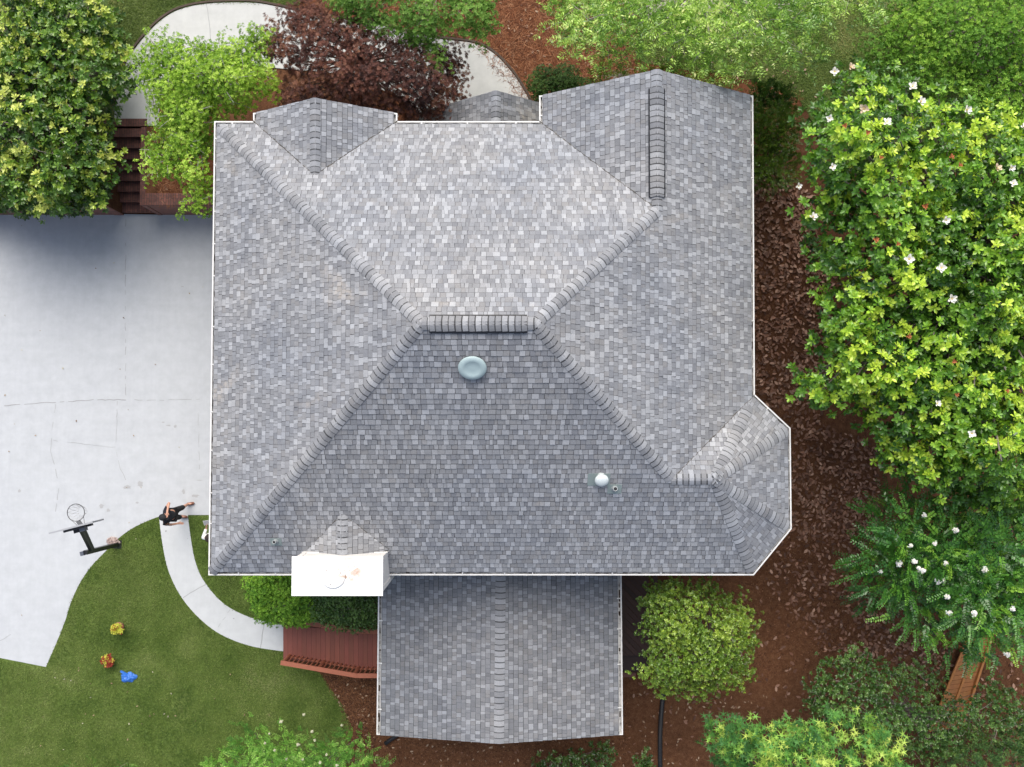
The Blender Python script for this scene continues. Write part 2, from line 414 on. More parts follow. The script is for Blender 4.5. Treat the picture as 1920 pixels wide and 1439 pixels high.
b = MB(); b.box((SX0 - .3, YT + .05, TER - .05), (SX1 + .16, YT + .27, TER + .045)); b.build('landing_edge', BRK, e)

# ------------------------------------------------------------------ HOUSE
ZE, ZR = 5.2, 8.68
house = empty('house', (0, 2, 0), 'large house with grey shingled hip roof, white gutters and white chimney', 'house')
E_ = lambda x, y: P(x, y, ZE)
NW, SW = E_(402, 228), E_(391, 1079); SE_, NEc, Ab, Bb, Cb = E_(1413, 1079), E_(1412, 180), E_(1415, 740), E_(1482, 803), E_(1484, 992)
def lineplane(a, b, c): return plane3(a, b, c)
ridge_y_top = P(790, 605, ZR)
RWp, REp = P(790, 607, ZR), P(1003, 607, ZR)
plN = lineplane(E_(402, 228), E_(1011, 228), RWp.lerp(REp, .5))
plS = lineplane(SW, SE_, RWp.lerp(REp, .5))
plW = lineplane(NW, SW, RWp); plE = lineplane(NEc, Ab, REp)
RW_ = meet(plN, plS, plW); RE_ = meet(plN, plS, plE)
Apx = hit(1340, 899, plS)
horiz = (Vector((0, 0, 1)), Apx.z)
Mb = meet(plS, plE, horiz)
gwa, gwb = E_(1011, 180), E_(1011, 228)
Gpk = hit(1232, 132, plE)
plGW = plane3(gwa, gwb, Gpk)
# ridge of right gable = meet(plGW, plE); where it reaches plane N
G2 = meet(plGW, plE, plN)
rk = P(1011, 180, ZE).y
Gpk = meet(plGW, plE, (Vector((0, 1, 0)), rk))
def peak_at(px, py, yplane):
    o, d = ray(px, py); t = (yplane - o.y) / d.y; return o + d * t
ly = P(610, 212.5, ZE).y
Lpk = peak_at(590, 184, ly)
plLW = plane3(E_(475, 212.5), E_(475, 228), Lpk); plLE = plane3(E_(745, 212.5), E_(745, 228), Lpk)
L2 = meet(plLW, plLE, plN)
print('ZR', ZR, 'Gpk', Gpk, 'G2', G2, 'Lpk', Lpk, 'Apx', Apx, 'RW', RW_, 'RE', RE_)

def clip_half(poly, a, b, c):                              # keep a*x+b*y+c >= 0
    out = []; n = len(poly)
    for i in range(n):
        p, q = poly[i], poly[(i+1) % n]; dp, dq = a*p[0]+b*p[1]+c, a*q[0]+b*q[1]+c
        if dp >= 0: out.append(p)
        if (dp >= 0) != (dq >= 0):
            t = dp / (dp - dq); out.append((p[0]+(q[0]-p[0])*t, p[1]+(q[1]-p[1])*t))
    return out
TONES = [(.326, .340, .366), (.292, .304, .328), (.220, .230, .250), (.246, .255, .274), (.200, .209, .230), (.234, .238, .250)]
TW = [.26, .14, .22, .18, .11, .09]
def shingle_face(name, poly, o, edir, seed, smin=.10, course=.130, lift=.0, wall=None, shade_mul=1.0):
    n = plane3(poly[0], poly[1], poly[2])[0]
    if abs(n.z) < .05: n = Vector((0, 0, 1))
    E = edir.normalized(); E = (E - n * E.dot(n)).normalized(); U = n.cross(E)
    if U.z < 0: U = -U
    if abs(U.z) < 1e-4: pass
    loc = [((p - o).dot(E), (p - o).dot(U)) for p in poly]
    if smin is not None: loc = clip_half(loc, 0, 1, -smin)
    ar = sum(loc[i][0]*loc[(i+1)%len(loc)][1]-loc[(i+1)%len(loc)][0]*loc[i][1] for i in range(len(loc)))
    if ar < 0: loc = loc[::-1]
    H = []
    for i in range(len(loc)):
        p, q = loc[i], loc[(i+1) % len(loc)]; dx, dy = q[0]-p[0], q[1]-p[1]; L = math.hypot(dx, dy)
        if L > 1e-5: H.append((-dy/L, dx/L, (dy*p[0]-dx*p[1])/L))
    def W3(e, s, h): return o + E*e + U*s + n*(h + lift)
    flip = E.cross(U).dot(n) < 0
    b = MB()
    def emit(quad, hf, m, c):
        q = quad
        for a in H:
            if any(a[0]*x+a[1]*y+a[2] < 0 for x, y in q):
                q = clip_half(q, *a)
                if len(q) < 3: return
        pts = [W3(x, y, hf(x, y)) for x, y in q]
        if flip: pts = pts[::-1]
        b.poly(pts, m, c)
    emin, emax = min(p[0] for p in loc), max(p[0] for p in loc); smi, smx = min(p[1] for p in loc), max(p[1] for p in loc)
    und = [W3(x, y, -.004) for x, y in loc]
    if flip: und = und[::-1]
    b.poly(und, 1, (.05, .05, .05))
    j0, j1 = int(math.floor(smi / course)), int(math.ceil(smx / course))
    for j in range(j0, j1):
        r = random.Random(seed * 7919 + j); s0 = j * course + r.uniform(-.003, .003); s1 = (j + 1) * course + .0
        strip_ = clip_half(clip_half(loc, 0, 1, -s0), 0, -1, s1)
        if len(strip_) < 3: continue
        e0, e1 = min(p[0] for p in strip_) - .01, max(p[0] for p in strip_) + .01
        e = -16.0 + r.uniform(0, .3); last = None
        while e < e1:
            wd = r.choice((.075, .09, .10, .115, .125, .14, .165))
            k = r.choices(range(6), TW)[0]
            if last is not None and last < 2 and k < 2 and r.random() < .8: k = r.choice((2, 3, 4, 5))
            last = k
            rr = r.random(); dj = r.uniform(-.004, .004); sk = r.uniform(-.006, .006)
            if e + wd > e0:
                c = tuple(v * shade_mul * (.91 + .18 * rr) for v in TONES[k]); hi = .007 if k < 2 or rr > .6 else 0.0  # tone factor below full imitates shade on the lower roofs
                h0, h1 = .014 + hi, .004 + hi
                a0, a1 = e + .003, e + wd - .003
                sb = s0 + dj
                hf = lambda x, y, s0=s0, h0=h0, h1=h1: h0 + (h1 - h0) * (y - s0) / course
                emit([(a0 + sk, sb), (a1 + sk, sb), (a1, s1 - .013), (a0, s1 - .013)], hf, 0, c)
                emit([(a0, s1 - .013), (a1, s1 - .013), (a1, s1 + .004), (a0, s1 + .004)], hf, 0, tuple(v * .34 for v in c))
                qa, qb = max(a0, e0), min(a1, e1)
                mid = ((qa+qb)/2, sb)
                if all(a[0]*x+a[1]*sb+a[2] > 0 for a in H for x in (qa, qb)) and qb > qa:
                    b.poly([W3(qa, sb, 0), W3(qb, sb, 0), W3(qb, sb, h0), W3(qa, sb, h0)], 0, (.08, .08, .085))
            e += wd
    return b.build('roof_slope', [SH, UND], house)

XD, YD = Vector((1, 0, 0)), Vector((0, 1, 0))
eW = (NW - SW); eE = (NEc - Ab)
botM = E_(1262, 1079); botM.x = Mb.x; botM = meet(plS, (Vector((0, 0, 1)), ZE), (Vector((1, 0, 0)), Mb.x))
shingle_face('', [E_(402, 228), E_(1011, 228), G2, RE_, RW_], NW, XD, 1)
shingle_face('', [NW, RW_, SW], SW, eW, 2)
shingle_face('', [SW, RW_, RE_, Mb, botM], SW, XD, 3)
shingle_face('', [botM, Mb, Apx, SE_], SW, XD, 3)
ge = meet(plE, (Vector((0, 0, 1)), ZE), (Vector((0, 1, 0)), G2.y))
shingle_face('', [G2, ge, Ab, Mb, RE_], Ab, eE, 4)
shingle_face('', [Gpk, NEc, ge, G2], Ab, eE, 4)
shingle_face('', [gwa, gwb, G2, Gpk], gwb, YD, 5)
shingle_face('', [E_(475, 212.5), E_(475, 228), L2, Lpk], E_(475, 228), YD, 6)
shingle_face('', [E_(745, 212.5), E_(745, 228), L2, Lpk], E_(745, 228), YD, 7)
dN = Vector((Apx.x - Mb.x, 0, 0))
shingle_face('', [Ab, Mb, Apx], Ab, XD, 8, smin=None)
shingle_face('', [Ab, Bb, Apx], Ab, Bb - Ab, 9)
shingle_face('', [Bb, Cb, Apx], Bb, Cb - Bb, 10)
shingle_face('', [Cb, SE_, Apx], Cb, SE_ - Cb, 11)

# lower roofs: porch gable (front) and rear wing gable
ZL = 2.75
La, Lb_, Ra, Rb_ = P(710, 1040, ZL), P(706, 1376, ZL), P(1165, 1040, ZL), P(1168, 1380, ZL)
Spk = peak_at(935.5, 1395, (Lb_.y + Rb_.y) / 2)
Sr = Vector((P(939, 1040, Spk.z).x, La.y, Spk.z))
Lb_.y = Rb_.y = Spk.y; La.y = Ra.y = Sr.y
shingle_face('', [La, Lb_, Spk, Sr], Lb_, La - Lb_, 12, shade_mul=.80); shingle_face('', [Ra, Rb_, Spk, Sr], Rb_, Ra - Rb_, 13, shade_mul=.78)  # wing shingles toned down, house shade put into their colour
ZP = 3.3
Fy = P(785, 212, ZP).y; Fl = P(784, 212, ZP); Fpk = peak_at(930, 170, Fy)
Fw = Fpk.x - Fl.x; Fr = Vector((Fpk.x + Fw, Fy, ZP)); back = Fy - 3.0
shingle_face('', [Fl, Vector((Fl.x, back, ZP)), Vector((Fpk.x, back, Fpk.z)), Fpk], Vector((Fl.x, back, ZP)), YD, 14, smin=None, shade_mul=.72)  # porch gable shade put into the shingle colour, both slopes
shingle_face('', [Fr, Vector((Fr.x, back, ZP)), Vector((Fpk.x, back, Fpk.z)), Fpk], Vector((Fr.x, back, ZP)), YD, 15, smin=None, shade_mul=.72)
print('Spk', Spk, 'Fpk', Fpk)

# chimney cricket
K0 = hit(642, 964, plS); Kend = Vector((K0.x, P(642, 1044, 6.2).y - .2, K0.z))
KL, KR = hit(577, 1032, plS), hit(729, 1030, plS)
KL2, KR2 = KL + Vector((0, -.25, -.0)), KR + Vector((0, -.25, 0))
shingle_face('', [K0, Kend, KL], KL, YD, 16, smin=None, lift=.01); shingle_face('', [K0, KR, Kend], KR, YD, 17, smin=None, lift=.01)

# rake boards: a thin pale strip just under the gable rake edges
def board(name, a, b, drop, th, inward, m=None):
    bb = MB(); n = Vector(inward).normalized() * th; d = Vector((0, 0, -drop)); t = Vector((0, 0, -.012))
    bb.hexa([a+d, b+d, b+d+n, a+d+n, a+t, b+t, b+t+n, a+t+n]); return bb.build(name, m or WHITE, house)
for a, b_, iv in ((gwa, Gpk, (0,-1,0)), (Gpk, NEc, (0,-1,0)), (E_(475,212.5), Lpk, (0,-1,0)), (Lpk, E_(745,212.5), (0,-1,0)), (Lb_, Spk, (0,1,0)), (Spk, Rb_, (0,1,0)), (Fl, Fpk, (0,-1,0)), (Fpk, Fr, (0,-1,0))):
    board('rake_board', a.copy(), b_.copy(), .2, .03, iv)

# ridge and hip caps
def caps(a, b, plA, plB, seed, w_=.132, exp=.137, lift=.012, trim0=0, trim1=0, name='ridge_cap'):
    r = random.Random(seed); d = (b - a); L = d.length; d.normalize()
    sides = []
    for n, c in (plA, plB):
        s = d.cross(n).normalized()
        if s.z > 0 or (abs(s.z) < 1e-3): s = -s if s.z > 0 else s
        sides.append((s, n))
    # make sure the two sides point away from each other
    if sides[0][0].dot(sides[1][0]) > 0: sides[1] = (-sides[1][0], sides[1][1])
    up = (sides[0][1] + sides[1][1]).normalized()
    mb = MB(); t = trim0; k = 0
    while t < L - trim1 - .02:
        t2 = min(t + exp + .03, L - trim1)
        tone = TONES[r.choices(range(6), [.16, .26, .20, .30, .04, .04])[0]]; jv = r.uniform(.88, 1.08); tone = tuple(v * jv * .93 for v in tone)
        wv = w_ * r.uniform(.97, 1.03); jt = r.uniform(-.006, .006)
        def row(tt, h, wq):
            p = a + d * tt; out = []
            for f in (-1, -.55, -.2, .2, .55, 1):
                s, n = sides[0] if f < 0 else sides[1]
                x = abs(f) * wq; hh = h * (.75 if abs(f) == 1 else 1.0)
                dome = .03 * (1 - abs(f)) ** 1 * -.2
                out.append(p + s * x + (n if abs(f) > .3 else (n * .5 + up * .5)) * (hh + lift + .004) + up * dome + d * (jt + .010 * (abs(f) ** 2)))
            return out
        lo, hi = row(t, .020, wv), row(t2, .006, wv * .97); base = row(t, .0 - lift, wv)
        for i in range(5):
            mb.poly([lo[i], lo[i+1], hi[i+1], hi[i]], 0, tone)
            mb.poly([base[i], base[i+1], lo[i+1], lo[i]], 0, (.05, .05, .055))
        mb.poly([lo[0], hi[0], row(t2, -lift, wv)[0], base[0]], 0, (.07,)*3); mb.poly([lo[5], hi[5], row(t2, -lift, wv)[5], base[5]], 0, (.07,)*3)
        # dark sealed band just above each lap
        l2 = row(t + exp - .026, .020 - .014 * (exp - .026) / (exp + .03) + .0015, wv * .985); l3 = row(t + exp + .004, .020 - .014 * (exp + .004) / (exp + .03) + .0015, wv * .985)
        if t + exp < L - trim1:
            for i in range(5): mb.poly([l2[i], l2[i+1], l3[i+1], l3[i]], 0, tuple(v * .25 for v in tone))
        t += exp; k += 1
    return mb.build(name, [SH, UND], house)
caps(NW, RW_, plN, plW, 21, trim0=.28); caps(SW, RW_, plS, plW, 22, trim0=.12); caps(Mb, RE_, plS, plE, 24, trim0=.0, trim1=.0)
caps(G2, RE_, plN, plE, 25); caps(RW_, RE_, plN, plS, 26, lift=.03)
caps(Mb, Apx, plS, plane3(Ab, Mb, Apx), 27)
caps(Gpk, G2, plGW, plE, 28, lift=.014)
caps(Lpk, L2 + (L2 - Lpk) * .02, plLW, plLE, 29)
plA1, plA2, plA3, plA0 = plane3(Ab, Bb, Apx), plane3(Bb, Cb, Apx), plane3(Cb, SE_, Apx), plane3(Ab, Mb, Apx)
caps(Ab, Apx, plA0, plA1, 30, trim0=.45); caps(Bb, Apx, plA1, plA2, 31, trim0=.15); caps(Cb, Apx, plA2, plA3, 32, trim0=.15); caps(SE_, Apx, plA3, plS, 33, trim0=.15)
plLa, plLb = plane3(La, Lb_, Spk), plane3(Ra, Rb_, Spk)
caps(Spk, Sr, plLa, plLb, 34, exp=.15)
plFa, plFb = plane3(Fl, Vector((Fl.x, back, ZP)), Fpk), plane3(Fr, Vector((Fr.x, back, ZP)), Fpk)
caps(Fpk, Vector((Fpk.x, back, Fpk.z)), plFa, plFb, 35)
caps(K0 + Vector((0, -.95, 0)), K0, plane3(K0, Kend, KL), plane3(K0, KR, Kend), 36, w_=.12, lift=.016)

# ridge vents: black slotted strip standing proud under the cap row
def ridge_vent(a, b, plA, plB, seed):
    d = (b - a).normalized(); L = (b - a).length
    mb = MB(); S = []
    for n, c in (plA, plB):
        s = d.cross(n).normalized(); s = -s if s.z > 0 else s; S.append((s, n))
    wv = .195
    for s, n in S:
        q = [a, a + s*wv, b + s*wv, b]; mb.hexa([p + n*.004 for p in q] + [p + n*.052 for p in q])
    mb.build('ridge_vent', BLACK, house)
    caps(a, b, plA, plB, seed, w_=.152, lift=.05)
vd = (RE_ - RW_).normalized()
ridge_vent(RW_ + vd * .16, RE_ - vd * .16, plN, plS, 41)
gd = (G2 - Gpk).normalized(); gl = (G2 - Gpk).length
ridge_vent(Gpk + gd * gl * .13, Gpk + gd * gl * .905, plGW, plE, 42)

def valley(a, b, seed):
    r = random.Random(seed); mb = MB(); d = b - a; L = d.length; d.normalize(); s = d.cross(Vector((0, 0, 1))).normalized(); n = s.cross(d).normalized(); n = n if n.z > 0 else -n
    k = max(3, int(L / .07)); rows = []
    for i in range(k + 1):
        p = a + d * (L * i / k) + s * r.uniform(-.012, .012) + n * .023; w0 = r.uniform(.003, .016); rows.append((p - s * w0, p + s * w0 * r.uniform(.6, 1.4)))
    for i in range(k):
        v = r.uniform(.6, 1.4); mb.poly([rows[i][0], rows[i+1][0], rows[i+1][1], rows[i][1]], 0, (.085*v, .08*v, .072*v))
    mb.build('valley_line', SH, house)
valley(E_(475, 228), L2, 1); valley(E_(745, 228), L2, 2); valley(gwb, G2, 3); valley(Ab, Mb, 4); valley(KL, K0, 5); valley(KR, K0, 6)
# gutters
def gutter(pts, inside, strap=1.0, seed=0):
    prof = [(0, 0), (-.002, -.05), (.012, -.12), (.11, -.12), (.11, .035), (.103, .035), (.103, -.10), (.020, -.10), (.012, -.01), (.034, -.01), (.034, 0)]
    r = random.Random(seed); mb = MB(); n = len(pts); rings = []
    for i, p in enumerate(pts):
        ns = []
        for a, b in ((i-1, i), (i, i+1)):
            if a < 0 or b >= n: continue
            d = (pts[b] - pts[a]); d.z = 0; d.normalize(); s = Vector((-d.y, d.x, 0))
            if inside < 0: s = -s
            ns.append(s)
        m = ns[0] if len(ns) == 1 else (ns[0] + ns[1]); m = m / (1 + ns[0].dot(ns[1])) if len(ns) == 2 else m
        rings.append([p + m * x + Vector((0, 0, z + .02)) for x, z in prof])
    k = len(prof)
    for i in range(n - 1):
        for j in range(k):
            j2 = (j + 1) % k
            mb.poly([rings[i][j], rings[i+1][j], rings[i+1][j2], rings[i][j2]], 1 if j in (5, 6, 7) else 0)
    mb.poly(rings[0], 0); mb.poly(rings[-1], 0)
    for i in range(n - 1):
        a, b = pts[i], pts[i+1]; d = b - a; L = d.length
        if L < .6: continue
        d.normalize(); s = Vector((-d.y, d.x, 0)) * (1 if inside > 0 else -1)
        t = r.uniform(.4, .8)
        while t < L - .1:
            p = a + d * t; hh = Vector((0, 0, .022)); up = Vector((0, 0, .008))
            q = [p + s*.02 + hh, p + d*.028 + s*.02 + hh, p + d*.028 + s*.135 + hh + Vector((0,0,.035)), p + s*.135 + hh + Vector((0,0,.035))]
            mb.hexa(q + [x + up for x in q]); t += strap * r.uniform(.65, 1.25)
        for _ in range(int(L * 1.6)):                       # dark litter lying in the trough
            t = r.uniform(.1, L - .15); p = a + d*t + s*r.uniform(.045, .07) + Vector((0, 0, -.07)); l = r.uniform(.02, .09)
            mb.box((-l, -.018, -.004), (l, .02, .012), 2, M=Matrix.Translation(p) @ d.to_track_quat('X', 'Z').to_matrix().to_4x4())
    return mb.build('gutter', [WHITE, GUTIN, BARKD], house)
nz = Vector((0, 0, 0))
gutter([E_(490, 212.5), E_(475, 212.5), E_(475, 228), E_(402, 228), E_(391, 1079), E_(1413, 1079), Cb, Bb, Ab, E_(1412, 180), E_(1398, 180)], 1, seed=3)
gutter([E_(1030, 180), E_(1011, 180), E_(1011, 228), E_(745, 228), E_(745, 213), E_(728, 213)], 1, seed=4)
gutter([La, Lb_, Lb_ + Vector((.12, 0, 0))], 1, 1.0, 5); gutter([Rb_ - Vector((.12, 0, 0)), Rb_, Ra], 1, 1.0, 6)

# walls with windows
SIDING = m_dirty('cream_stucco', (.60, .55, .46), (.40, .36, .30), .5, .8, 1.5, .5, .8)
GLASS = mat('window_glass', (.03, .04, .05), .08, .8)
ins = .42
foot = [NW + Vector((ins, -ins, 0)), SW + Vector((ins, ins, 0)), SE_ + Vector((-ins, ins, 0)), Cb + Vector((-ins*1.1, ins*.4, 0)), Bb + Vector((-ins*1.1, -ins*.4, 0)), Ab + Vector((-ins, -ins*.4, 0)), Vector((NEc.x - ins, gwa.y - .35, 0)), Vector((gwa.x + ins, gwa.y - .35, 0)), Vector((gwa.x + ins, NW.y - ins, 0))]
b = MB(); b.prism([(p.x, p.y) for p in foot], -.2, ZE - .02); 
b.prism([(E_(475,228).x + .3, NW.y - ins + .01), (E_(475,228).x + .3, ly - .35), (E_(745,228).x - .3, ly - .35), (E_(745,228).x - .3, NW.y - ins + .01)], -.2, ZE - .01)
for (a, pk, c, y) in ((E_(475,212.5) + Vector((.3,0,0)), Lpk, E_(745,212.5) - Vector((.3,0,0)), ly - .35), (gwa + Vector((ins,0,0)), Gpk, NEc - Vector((ins,0,0)), gwa.y - .35)):
    q = [Vector((a.x, y, ZE - .02)), Vector((c.x, y, ZE - .02)), Vector((pk.x, y, pk.z - .28))]; b.hexa([q[0], q[1], q[1] - YD*.2, q[0] - YD*.2, q[2] - XD*.01, q[2] + XD*.01, q[2] + XD*.01 - YD*.2, q[2] - XD*.01 - YD*.2])
b.prism([(La.x + .35, SW.y + ins + .3), (Lb_.x + .35, Lb_.y + .35), (Rb_.x - .35, Rb_.y + .35), (Ra.x - .35, SW.y + ins + .3)], -.2, ZL - .02)
yy = Spk.y + .35; b.hexa([Vector((Lb_.x+.35, yy, ZL-.02)), Vector((Rb_.x-.35, yy, ZL-.02)), Vector((Rb_.x-.35, yy+.2, ZL-.02)), Vector((Lb_.x+.35, yy+.2, ZL-.02)), Vector((Spk.x-.01, yy, Spk.z-.12)), Vector((Spk.x+.01, yy, Spk.z-.12)), Vector((Spk.x+.01, yy+.2, Spk.z-.12)), Vector((Spk.x-.01, yy+.2, Spk.z-.12))])
b.build('wall', SIDING, house)
for x in (Fl.x + .35, Fr.x - .6):
    b = MB(); b.box((x, Fy - .5, TER - .1), (x + .22, Fy - .28, ZP)); b.build('porch_post', WHITE, house)
b = MB(); soff = []
b.prism([(NW.x+.12, NW.y-.12), (SW.x+.12, SW.y+.12), (SE_.x-.14, SE_.y+.12), (Cb.x-.14, Cb.y+.06), (Bb.x-.14, Bb.y-.06), (Ab.x-.14, Ab.y-.06), (NEc.x-.14, gwa.y-.10), (gwa.x+.14, gwa.y-.10), (gwb.x+.14, gwb.y-.12)], ZE - .10, ZE - .03); b.build('soffit', WHITE, house)
def window(c, u, nrm, w_, h_):
    M = Matrix((( u.x, nrm.x, 0, c.x), (u.y, nrm.y, 0, c.y), (0, 0, 1, c.z), (0, 0, 0, 1)))
    b = MB()
    for lo, hi in (((-w_/2-.07, -.02, -h_/2-.07), (-w_/2, .05, h_/2+.07)), ((w_/2, -.02, -h_/2-.07), (w_/2+.07, .05, h_/2+.07)), ((-w_/2, -.02, h_/2), (w_/2, .05, h_/2+.07)), ((-w_/2, -.02, -h_/2-.07), (w_/2, .07, -h_/2)), ((-.02, -.01, -h_/2), (.02, .03, h_/2))): b.box(lo, hi, M=M)
    f = b.build('window', WHITE, house)
    b = MB(); b.box((-w_/2, -.015, -h_/2), (w_/2, .01, h_/2), M=M); o = b.build('pane', GLASS, None); o.parent = f; o.matrix_parent_inverse = f.matrix_parent_inverse.copy() ; o.matrix_parent_inverse = Matrix.Identity(4)
    return f
wx = NW.x + ins + .05; wd = (SW - NW).normalized(); 
for i, t in enumerate((.2, .45, .7)):
    for z in (1.6, 3.9):
        p = foot[0].lerp(foot[1], t); window(Vector((p.x, p.y, z)), wd, Vector((-1, 0, 0)), 1.0, 1.3)
for t in (.12, .4, .65):
    p = foot[6].lerp(foot[5], t); window(Vector((p.x, p.y, 3.9)), Vector((0, 1, 0)), Vector((1, 0, 0)), 1.0, 1.3)
for t in (.15, .75, .9):
    p = foot[1].lerp(foot[2], t); window(Vector((p.x, p.y, 4.1)), Vector((1, 0, 0)), Vector((0, -1, 0)), 1.0, 1.1)

# chimney --------------------------------------------------------------
ZC = 6.72
c0, c1, c2, c3 = P(547, 1044, ZC), P(718, 1044, ZC), P(718, 1118, ZC), P(547, 1118, ZC)
def m_chim():
    m = mat('chimney_cap_paint', (.86, .86, .84), .55); k = N(m)
    cc = P(655, 1066, ZC); v = k.n('ShaderNodeVectorMath', operation='DISTANCE'); k.l(k.coord(), v.inputs[0]); v.inputs[1].default_value = (cc.x - house.location.x * 0, cc.y, ZC)
    d = k.math('SUBTRACT', .42, v.outputs['Value'])
    msk = k.math('MULTIPLY', k.ramp(d, [(.0, grey(0)), (.22, grey(1))]), k.ramp(k.noise(6, 6, .7, None, .8), [(.42, grey(0)), (.60, grey(1))]))
    k.base(k.mix((.86, .86, .84), (.42, .27, .18), k.math('MULTIPLY', msk, .9))); return m
CHC = m_chim(); CHW = m_dirty('chimney_siding', (.74, .72, .69), (.45, .40, .33), .5, .8, 3, .4, .6)
bx0, bx1, by0, by1 = c0.x + .05, c1.x - .05, c2.y + .05, c0.y - .05
b = MB(); b.box((bx0, by0, -.1), (bx1, by1, ZC - .06))
for x in (bx0 - .012, bx1 - .10):
    for y in (by0 - .012, by1 - .10): b.box((x, y, -.1), (x + .112, y + .112, ZC - .062), 0)
ch = b.build('chimney', [CHW], house)
b = MB(); bb_ = .0
b.box((c0.x, c2.y, ZC - .06), (c1.x, c0.y, ZC - .012))
q = [Vector((c0.x, c2.y, ZC-.0125)), Vector((c1.x, c2.y, ZC-.0125)), Vector((c1.x, c0.y, ZC-.0125)), Vector((c0.x, c0.y, ZC-.0125))]
cm = P(625, 1080, ZC); tops = [p.lerp(Vector((cm.x, cm.y, 0)), .35) for p in q]
for p in tops: p.z = ZC + .02
b.hexa(q + tops)
o = b.build('chimney_cap', CHC, None); o.parent = ch
b = MB(); b.lathe([(.272, ZC + .012), (.285, ZC + .035), (.26, ZC + .05), (.10, ZC + .055)], Matrix.Translation((cm.x, cm.y, 0)), 40); o = b.build('flue_cover', CHC, None, True); o.parent = ch
b = MB()
for a in (.4,): b.lathe([(.012, ZC + .05), (.012, ZC + .06)], Matrix.Translation((cm.x + .19*math.cos(a), cm.y + .19*math.sin(a), 0)), 8)
RS = mat('rusty_screw', (.10, .07, .05), .7); o = b.build('screw', RS, None); o.parent = ch
for a in (2.4, 4.4):
    b = MB(); b.lathe([(.012, ZC + .05), (.012, ZC + .06)], Matrix.Translation((cm.x + .19*math.cos(a), cm.y + .19*math.sin(a), 0)), 8); o = b.build('screw', RS, None); o.parent = ch
# flashing where chimney meets roof
ch_parent_fix = Matrix.Identity(4)
b = MB(); fz = hit(640, 1040, plS).z
b.box((bx0 - .03, by1, fz - .1), (bx1 + .03, by1 + .02, fz + .28)); b.build('flashing', WHITE, house)

# roof fittings --------------------------------------------------------
TEAL = mat('pale_teal_metal', (.36, .46, .47), .45, .5); PLAST = mat('pale_plastic_dome', (.62, .68, .68), .35, .5)
nS = plS[0]
def onS(px, py, h=0): 
    p = hit(px, py, plS) + nS * h; return Matrix.Translation(p) @ nS.to_track_quat('Z', 'Y').to_matrix().to_4x4()
ve = MB(); ve.lathe([(.20, 0), (.20, .10), (.295, .085), (.305, .11), (.285, .135), (.185, .15), (.175, .144), (.05, .146)], onS(886, 686) @ Matrix.Diagonal((1.0, .92, 1, 1)), 44); ve.build('exhaust_vent', TEAL, house, True)
M = onS(1124, 896, .022); ve = MB(); ve.box((-.27, -.20, 0), (.24, .13, .006), M=M); fl = ve.build('vent_flashing', m_dirty('green_flashing', (.22, .27, .265), (.3, .34, .34)), house)
ve = MB(); ve.lathe([(.10, 0), (.10, .14), (.155, .15), (.16, .18), (.14, .215), (.09, .24), (.03, .25)], onS(1127, 893), 32); ve.build('dome_vent', PLAST, house, True)
def vent_pipe(px, py, s):
    M = onS(px, py, .02); ve = MB(); ve.box((-.14*s, -.10*s, 0), (.14*s, .12*s, .006), 0, M=M)
    Mz = Matrix.Translation(M.translation - nS*.05)
    ve.lathe([(.085*s, .0), (.06*s, .09), (.048*s, .12), (.045*s, .13)], Mz, 20, 1); o = ve.build('pipe_boot', [fl.data.materials[0], m_dirty('grey_rubber', (.33, .36, .37), (.18, .2, .2))], house, False)
    v2 = MB(); v2.lathe([(.044*s, .1), (.044*s, .24), (.036*s, .24), (.036*s, .14), (.01, .139)], Mz, 20, 0); v2.v = v2.v
    p = v2.build('vent_pipe', [mat('pipe_grey', (.45, .48, .48), .6)], house); 
    v3 = MB(); v3.lathe([(.034*s, .225), (.0, .226)], Mz, 16); v3.build('pipe_opening', BLACK, house)
vent_pipe(1152, 917, 1.15); vent_pipe(518, 1016, .95)

# ------------------------------------------------------------------ FOLIAGE
def leaf_obj(name, base, dirs, nrm, size, tmpl, cols, m, parent):
    V, F = tmpl; V = np.array(V, dtype=np.float64); nL = len(base); nv = len(V)
    x = dirs / np.linalg.norm(dirs, axis=1, keepdims=True)
    y = np.cross(nrm, x); y /= np.linalg.norm(y, axis=1, keepdims=True) + 1e-9; z = np.cross(x, y)
    s = size[:, None, None]
    pts = base[:, None, :] + s * (V[None, :, 0, None] * x[:, None, :] + V[None, :, 1, None] * y[:, None, :] + V[None, :, 2, None] * z[:, None, :])
    pts = pts.reshape(-1, 3)
    lt = np.array([len(f) for f in F]); flat = np.concatenate([np.array(f) for f in F])
    loops = (flat[None, :] + (np.arange(nL) * nv)[:, None]).ravel()
    tot = np.tile(lt, nL); start = np.concatenate([[0], np.cumsum(tot)[:-1]])
    me = bpy.data.meshes.new(name)
    me.vertices.add(len(pts)); me.vertices.foreach_set('co', pts.astype(np.float32).ravel())
    me.loops.add(len(loops)); me.loops.foreach_set('vertex_index', loops.astype(np.int32))
    me.polygons.add(len(tot)); me.polygons.foreach_set('loop_start', start.astype(np.int32)); me.polygons.foreach_set('loop_total', tot.astype(np.int32))
    me.update(calc_edges=True)
    at = me.attributes.new('tone', 'FLOAT_COLOR', 'FACE')
    c = np.concatenate([cols, np.ones((nL, 1))], 1); at.data.foreach_set('color', np.repeat(c, len(F), axis=0).astype(np.float32).ravel())
    return mobj(name, me, m, parent)
OVAL = ([(0,0,0), (.28,.20,.06), (.66,.24,.05), (1,0,-.06), (.66,-.24,.05), (.28,-.20,.06), (.5,0,-.02)], [(0,6,3,2,1), (0,5,4,3,6)])
SLIM = ([(0,0,0), (.45,.20,.05), (1,0,-.08), (.45,-.20,.05)], [(0,3,2), (0,2,1)])
WIDE = ([(0,0,0), (.5,.30,.07), (1,0,-.05), (.5,-.30,.07)], [(0,3,2), (0,2,1)])
